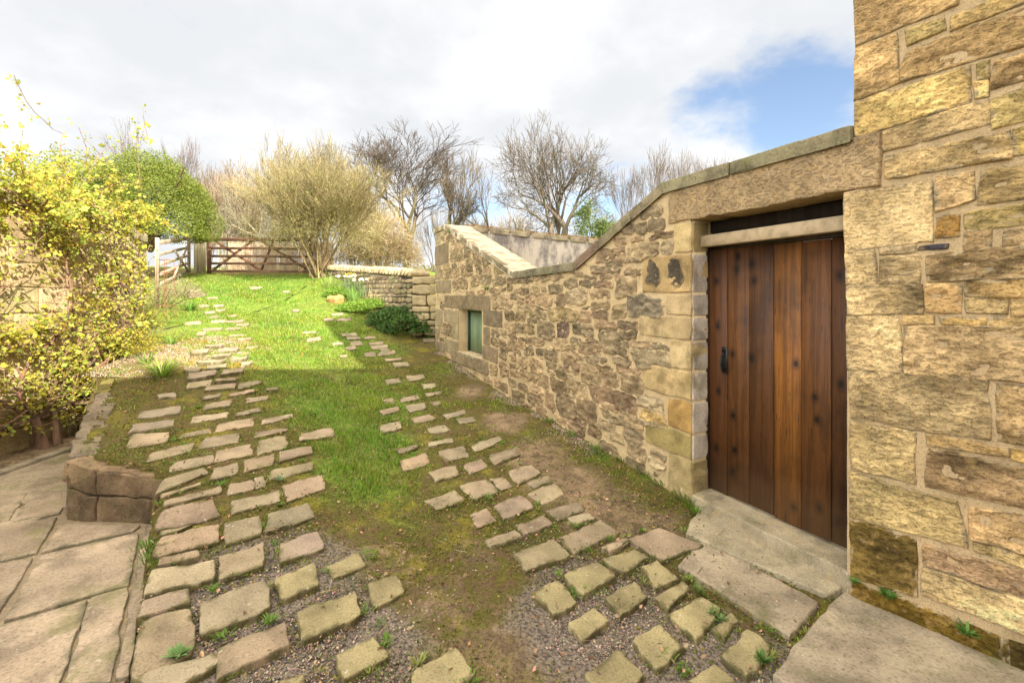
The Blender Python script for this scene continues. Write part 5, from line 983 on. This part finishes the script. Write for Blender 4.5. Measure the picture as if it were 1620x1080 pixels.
for i, (px, py, n_, L, w, C, lab) in enumerate([(256, 596, 70, .34, .016, (.26,.36,.06), 'big arching pale-green strap-leaved clump at the corner of the raised bed'), (232, 575, 34, .24, .012, (.18,.28,.05), 'smaller strap-leaved clump tucked behind the big arching one'),
        (300, 492, 60, .36, .016, (.14,.26,.04), 'bright upright strap-leaved clump at the path edge beyond the plant support'), (240, 540, 50, .3, .014, (.22,.30,.05), 'strap-leaved clump under the climber corner'), (225, 500, 50, .32, .014, (.20,.30,.06), 'strap-leaved clump against the foot of the rubble wall'),
        (270, 545, 36, .18, .010, (.16,.28,.04), 'low grassy clump on the path side of the bed')]):
    g0 = ground_at([(px, py)])[0]; m_ = MB(); straps(m_, g0, n_, L, w, C, 30 + i, .8, 1.0, .08); tag(m_.build('strap_plant', M['leaf'], origin=g0), lab, 'plant', GB)
r_ = np.random.default_rng(4)
for i, (px, py, rx, rz, C, lab) in enumerate([(215, 520, .45, .38, (.42,.42,.08), 'yellow-green leafy sub-shrub below the end of the climber'), (250, 485, .55, .42, (.34,.32,.14), 'straw-green seedy herb clump around the plant support'), (285, 470, .5, .30, (.40,.33,.20), 'pinkish dry herb clump on the path edge'), (205, 560, .35, .25, (.45,.40,.06), 'golden low cushion plant at the foot of the climber')]):
    g0 = ground_at([(px, py)])[0]; bush('herb_clump', (g0[0], g0[1], g0[2]), (rx, rx, rz * 1.5), 2600, .035, (C, tuple(np.array(C) * .8)), lab, 'plant', 'herbs in the left bed', 60 + i, hollow=.15, lw=.35, up=.9)
# daffodils
GD = 'daffodil clumps under the dry-stone wall'
dl = [(522, 447, (.30,.38,.10), 0, 'leafy flowerless daffodil clump nearest the willow stems'), (548, 456, (.26,.34,.16), 4, 'daffodil clump with pale flowers left of the others in bloom'), (562, 452, (.26,.34,.14), 3, 'daffodil clump with yellow flowers close to the wall foot'), (575, 462, (.24,.32,.18), 5, 'fullest daffodil clump with white flowers'), (592, 458, (.25,.33,.17), 1, 'sparse daffodil clump behind the dry stalks'), (606, 470, (.24,.33,.17), 3, 'daffodil clump with a lone white head near the wall end'), (560, 470, (.20,.34,.07), 0, 'green leafy clump in front of the flowering daffodils')]
for i, (px, py, C, nf, lab) in enumerate(dl):
    g0 = ground_at([(px, py + 8)])[0]; t = empty('daffodil', tuple(g0), lab, 'flower clump', GD)
    m_ = MB(); straps(m_, g0, 80, .42, .014, C, 130 + i, .45, .35, .22); m_.build('leaves', M['leaf'], t)
    m_ = MB(); P = []; S = []
    for k in range(nf * 2):
        q = g0 + np.array([r_.uniform(-.25, .25), r_.uniform(-.25, .1), 0]); S.append([*q, *(q + [0, -.02, .44]), .004, .003]); P += [q + [0, -.03, .44] + r_.normal(size=3) * .012 for _ in range(9)]
    if nf:
        for k in range(nf * 2): m_ = MB(); leafs(m_, np.array(P[9*k:9*k+9]), .05, i * 9 + k, (.85,.82,.66) if i != 2 else (.80,.66,.08), up=.2, lw=.6); m_.build('bloom', M['petal'], t)
        m_ = MB(); tubes(m_, S, 4, (.2,.3,.08)); m_.build('stalks', M['leaf'], t)
m_ = MB(); g0 = ground_at([(600, 487)])[0]; S = []
for k in range(30): a = r_.uniform(-.25, .25); S.append([g0[0] + a, g0[1] + r_.uniform(-.1,.1), g0[2] - .05, g0[0] + a * 1.4, g0[1] - .05, g0[2] + r_.uniform(.25, .55), .006, .004])
tubes(m_, S, 4, jit((.50,.40,.22), 30, .15, 2)); tag(m_.build('dry_stalks', M['twig']), 'bundle of dead straw-coloured stalks between the daffodils and the ivy', 'dead stalks')
g0 = ground_at([(530, 477)])[0]; m_ = MB(); patch(m_, [g0 + [-.22,.15,.16], g0 + [.2,.15,.18], g0 + [.25,-.15,.10], g0 + [-.2,-.15,.08]], (0,-.3,1), .2, (.42,.24,.08), res=.03, r=.06, amp=.03, k=.5, seed=4); tag(m_.build('boulder', M['darkstone'], smooth=True), 'orange-lichened rock half buried at the edge of the flower bed', 'rock')
g0 = ground_at([(625, 527)])[0]
bush('ivy', (g0[0] + .02, g0[1] + .35, g0[2] + .02), (.85, .55, .55), 9000, .055, ((.08,.15,.04),(.14,.25,.055)), 'dark green ivy mound at the foot of the dry-stone wall end', 'ivy', None, 8, hollow=.5, lw=.9, up=.3)
for i, (px, py, rx, lab) in enumerate([(560, 492, .45, 'bright green low leafy patch at the bed edge by the path'), (590, 486, .5, 'bright green leafy patch behind the dead stalks'), (535, 468, .4, 'bright green leafy patch near the rock')]):
    g0 = ground_at([(px, py)])[0]; bush('leafy_patch', tuple(g0), (rx, rx * .8, .22), 2600, .05, ((.16,.28,.03),(.24,.36,.05)), lab, 'plant', 'leafy patches in the far bed', 90 + i, hollow=.2, lw=.6, up=.8)
# small plants rooted in the walls and joints
GWd = 'small weeds in joints'
for i, (kind, pt_, n_, L, w, C, lab) in enumerate([('g', (281,1043), 26, .055, .016, (.22,.38,.12), 'bright green weed rosette on the lowest left path stones'), ('g', (444,762), 30, .05, .014, (.30,.42,.22), 'pale grey-green weed rosette among the left setts'), ('g', (350,770), 34, .05, .006, (.16,.32,.05), 'grass tuft in a joint beside the retaining wall'),
        ('g', (1105,938), 60, .05, .005, (.24,.32,.10), 'dry-tipped grass tuft on the edge of the long slab'), ('g', (1208,1050), 40, .05, .012, (.14,.24,.06), 'dark weed beside the big square flagstone'), ('g', (1140,985), 26, .045, .010, (.20,.32,.10), 'weed between the setts left of the long slab'), ('g', (1128,973), 22, .04, .010, (.22,.34,.10), 'small weed above its twin left of the long slab'),
        ('h', (1408,943), 40, .055, .012, (.12,.24,.04), 'small fern at the base of the house wall nearest the door'), ('h', (1531,1000), 36, .06, .014, (.15,.28,.06), 'leafy weed at the base of the house wall farther from the door'), ('h', (1352,918), 30, .04, .012, (.18,.30,.07), 'seedling in the corner where the threshold meets the house'),
        ('w', (772,458), 26, .10, .02, (.16,.30,.06), 'weed growing out of a joint above the green window'), ('w', (715,370), 30, .14, .02, (.17,.30,.05), 'weed hanging under the peak of the gable coping')]):
    m_ = MB(); c = ground_at([pt_])[0] + [0, 0, .012] if kind == 'g' else (HW.px(*pt_) + HW.n * .02 if kind == 'h' else GW.px(*pt_) + GW.n * .03); straps(m_, c, n_, L, w, C, 200 + i, 1.1, .7, .015); tag(m_.build('weed', M['leaf'], origin=c), lab, 'weed', GWd)
# grass tufts along the foot of the walls
tf = [(985,728,.10), (1022,752,.12), (1048,765,.09), (1085,790,.10), (1094,800,.10), (945,712,.09), (905,690,.07), (870,668,.07), (700,545,.10), (720,560,.10), (745,580,.08), (680,535,.1), (238,868,.06), (238,885,.05)]
m_ = MB()
for i, (px, py, L) in enumerate(tf): straps(m_, ground_at([(px, py)])[0], 70, L, .006, (.15,.25,.035), 300 + i, .8, .7, .09)
rt = np.random.default_rng(12); cnt = 0
while cnt < 150:       # tufts that root in the joints between the setts
    c = np.array([rt.uniform(-3.2, 1.5), rt.uniform(1.9, 5.5)]); o = c + rt.normal(size=2) * .035
    if covered(c[None])[0] or not covered((c + rt.normal(size=2) * .05)[None])[0] or inside(c[None], PATIO)[0]: continue
    cnt += 1; cz = np.array([c[0], c[1], hz(*c)]); C = (.17,.29,.04) if rt.random() < .6 else (.30,.32,.09)
    straps(m_, cz, int(rt.uniform(12, 34)), rt.uniform(.022, .05), .0045 if rt.random() < .6 else .010, C, 3000 + cnt, 1.1, .8, rt.uniform(.015, .05))
tag(m_.build('grass_tufts', M['grass']), kind='stuff')
# ================================================================ GRASS, MOSS, GRAVEL
r_ = np.random.default_rng(99)
def scatter(n_, x0, x1, y0, y1): 
    # denser toward the viewer, where single blades can be made out
    u = r_.random(n_); yy = y0 * (y1 / y0) ** u; return np.stack([r_.uniform(x0, x1, n_) , yy], 1)
def seen(P): return (np.abs(P[:, 0]) < P[:, 1] * 1.2 + .3) & ~inside(P, PATIO)
def behind_gw(P): return (P[:, 0] - 1.44) * .898 + (P[:, 1] - 3.44) * .44 > -.01
P = scatter(900000, -10, 1.6, 2.2, 14.6); P = P[seen(P) & ~behind_gw(P)]
lw_ = -5.05 - np.clip(P[:, 1] - 5.9, 0, 99) * .68; P = P[P[:, 0] > lw_ + .1]
g_ = field(P[:, 0], P[:, 1], B_grass); s_ = field(P[:, 0], P[:, 1], B_soil); v_ = field(P[:, 0], P[:, 1], B_grav); P3 = np.hstack([P, np.zeros((len(P), 1))])
n1 = vn(P3, 2.3, 5); n2 = vn(P3, 7, 6); den = np.clip(g_ * 1.15 - .22 + n1 * .30 + n2 * .16, 0, 1) * (1 - np.clip(s_ * 1.1, 0, .95)) * (1 - .9 * v_) * np.clip(P[:, 1] / 5, .35, 1)
ok = (r_.random(len(P)) < den * .9) & ~covered(P); P = P[ok]; g_ = g_[ok]; n1 = n1[ok]; n2 = n2[ok]
z = hz(P[:, 0], P[:, 1]); hgt = (.018 + .040 * np.clip(g_ * .7 + n1 * .35 + n2 * .45, 0, 1)) * r_.uniform(.5, 1.3, len(P)); wd = .0024 + .0007 * P[:, 1]
a = r_.uniform(0, 2 * np.pi, len(P)); ln = r_.uniform(.1, .9, len(P)); dx, dy = np.cos(a), np.sin(a); sx, sy = -dy, dx
B3 = np.stack([P[:, 0], P[:, 1], z - .004], 1); sv = np.stack([sx, sy, 0 * sx], 1) * wd[:, None] * .5; lv = np.stack([dx * ln, dy * ln, np.ones_like(dx)], 1) * hgt[:, None]
V = np.stack([B3 - sv, B3 + sv, B3 + lv * .55 + sv * .8, B3 + lv * .55 - sv * .8, B3 + lv * [[1.25, 1.25, .93]]], 1).reshape(-1, 3)
dry = (r_.random(len(P)) < .12 + .42 * np.clip(-n2, 0, 1))[:, None]; gc = np.where(dry, jit((.40,.35,.13), len(P), .25, 1), jit((.17,.29,.032), len(P), .28, 2) * (1 + n1[:, None] * [.55, .2, .2] + n2[:, None] * [.25, .12, .1])); gc = np.clip(gc, .01, 1)
b = (np.arange(len(P)) * 5)[:, None]; m_ = MB(); m_.add(V, b + [0, 1, 2, 3], b + [3, 2, 4], np.repeat(gc, 5, axis=0)); tag(m_.build('grass', M['grass'], origin=(0,0,0)), kind='stuff'); print('blades', len(P))
# creeping leaves and moss cushions
P = scatter(420000, -6, 1.8, 1.7, 8.5); P = P[seen(P) & ~behind_gw(P)]; lw_ = -5.0; P = P[P[:, 0] > lw_]; P3 = np.hstack([P, np.zeros((len(P), 1))])
g_ = field(P[:, 0], P[:, 1], B_grass); s_ = field(P[:, 0], P[:, 1], B_soil); v_ = field(P[:, 0], P[:, 1], B_grav)
near_sett = np.zeros(len(P)); 
for dx in (-.05, .05):
    for dy in (-.05, .05): near_sett += covered(P + [dx, dy])
den = np.clip(.40 + vn(P3, 3.1, 15) * .55 + vn(P3, 9, 16) * .25 + .10 * near_sett, 0, 1) * (1 - .85 * s_) * (1 - .80 * v_) * (1 - .3 * g_)
ok = (r_.random(len(P)) < den * .8) & ~covered(P); P = P[ok]; n2 = vn(np.hstack([P, np.zeros((len(P), 1))]), 5, 33)[:, None]
B3 = np.stack([P[:, 0], P[:, 1], hz(P[:, 0], P[:, 1]) + r_.uniform(-.002, .014, len(P))], 1); C = np.where(r_.random((len(P), 1)) < .4 + .35 * n2, jit((.27,.24,.045), len(P), .25, 7), jit((.15,.20,.035), len(P), .25, 8))
og = ground_at([(320, 575), (350, 540)]); wo_ = np.exp(-((B3[:, 0] - og[0, 0]) ** 2 + (B3[:, 1] - og[0, 1]) ** 2) / .35) + np.exp(-((B3[:, 0] - og[1, 0]) ** 2 + (B3[:, 1] - og[1, 1]) ** 2) / .9); C = np.where(r_.random((len(P), 1)) < .8 * wo_[:, None], jit((.42,.24,.035), len(P), .2, 71), C)
m_ = MB(); leafs(m_, B3, r_.uniform(.006, .015, len(P)) * (1 + .12 * P[:, 1]), 44, C, up=.25, lw=.7); tag(m_.build('moss', M['grass'], origin=(0,0,0)), kind='stuff'); print('moss', len(P))
# gravel: little angular stones
def pebbles(name, P, size, C, seed, sink=.3, mt='pebble'):
    r_ = np.random.default_rng(seed); n_ = len(P)
    base = np.array([(1,0,0),(-1,0,0),(0,1,0),(0,-1,0),(0,0,1),(0,0,-1)], float); faces = np.array([(0,2,4),(2,1,4),(1,3,4),(3,0,4),(2,0,5),(1,2,5),(3,1,5),(0,3,5)])
    q = r_.normal(size=(n_, 3, 3)); u = q[:, 0] / np.linalg.norm(q[:, 0], axis=1)[:, None]; v = np.cross(u, q[:, 1]); v /= np.linalg.norm(v, axis=1)[:, None]; w = np.cross(u, v)
    s = size[:, None] * r_.uniform(.45, 1, (n_, 3)); jitv = 1 + r_.normal(size=(n_, 6, 1)) * .18
    V = (base[None, :, :1] * (u * s[:, :1])[:, None] + base[None, :, 1:2] * (v * s[:, 1:2])[:, None] + base[None, :, 2:] * (w * s[:, 2:])[:, None]) * jitv; V[:, :, 2] *= .8; V += P[:, None] + np.array([0, 0, 1]) * (size * (.5 - sink))[:, None, None]
    m_ = MB(); m_.add(V.reshape(-1, 3), None, ((np.arange(n_) * 6)[:, None, None] + faces[None]).reshape(-1, 3), np.repeat(C, 6, axis=0)); return tag(m_.build(name, M[mt], origin=(0,0,0)), kind='stuff')
P = scatter(200000, -2.6, 1.9, 1.5, 5.5); P = P[seen(P) & ~behind_gw(P) & ~covered(P)]; v_ = field(P[:, 0], P[:, 1], B_grav); P3 = np.hstack([P, np.zeros((len(P), 1))])
ok = r_.random(len(P)) < np.clip(v_ * 1.3 - .2 + .25 * vn(P3, 5, 3), 0, 1) + .012; P = P[ok]; P3 = np.stack([P[:, 0], P[:, 1], hz(P[:, 0], P[:, 1]) - .020 * np.clip(field(P[:, 0], P[:, 1], B_grav), 0, 1)], 1); t = r_.random(len(P))
sz = np.where(t < .85, r_.uniform(.0025, .006, len(P)), r_.uniform(.006, .012, len(P))); pale_ = np.where(t[:, None] < .80, jit((.15,.128,.11), len(P), .38, 1), jit((.40,.30,.22), len(P), .3, 2)); warm = fbm(P3, 1.8, 8, 2)[:, None]; pale_ = np.where((warm > .15) & (r_.random((len(P), 1)) < .5), jit((.36,.27,.20), len(P), .3, 3), pale_)
pebbles('gravel', P3, sz, pale_, 5); print('pebbles', len(P))
# fallen leaves and bits of twig
P = scatter(3200, -5, 1.6, 1.9, 7); P = P[seen(P) & ~behind_gw(P)]; P3 = np.stack([P[:, 0], P[:, 1], hz(P[:, 0], P[:, 1]) + .012], 1); m_ = MB(); leafs(m_, P3, r_.uniform(.012, .035, len(P)), 9, jit((.36,.22,.13), len(P), .3, 4), up=.1, lw=.6)
q = P3[r_.integers(0, len(P3), 420)]; q[:, :2] += r_.normal(size=(420, 2)) * .3; q[:, 2] = hz(q[:, 0], q[:, 1]) + .012; a = r_.uniform(0, 6.28, 420); l = r_.uniform(.02, .09, 420); tubes(m_, np.stack([q[:, 0], q[:, 1], q[:, 2], q[:, 0] + np.cos(a) * l, q[:, 1] + np.sin(a) * l, q[:, 2] + .006, np.full(420, .0018), np.full(420, .0012)], 1), 4, jit((.33,.24,.15), 420, .3, 5))
tag(m_.build('leaf_litter', M['twig'], origin=(0,0,0)), kind='stuff')
# gravel and chippings along the foot of the low wall and in the left bed
t_ = r_.uniform(.5, 6.6, 7000); off = np.abs(r_.normal(size=7000)) * .10 + .02; P = GW.P0[:2] + GW.T[:2] * t_[:, None] + GW.n[:2] * off[:, None]; P = P[vn(np.hstack([P, np.zeros((7000, 1))]), 1.7, 2) > -.1]
P2 = np.stack([r_.uniform(-4.9, -3.9, 9000), r_.uniform(5.1, 7.5, 9000)], 1); P = np.concatenate([P, P2]); P3 = np.stack([P[:, 0], P[:, 1], hz(P[:, 0], P[:, 1])], 1)
pebbles('chippings', P3, r_.uniform(.004, .013, len(P)), jit((.38,.29,.21), len(P), .3, 6), 6)
for o in list(scene.objects):
    if o.get('category') and not o.get('kind'): o['kind'] = 'thing'
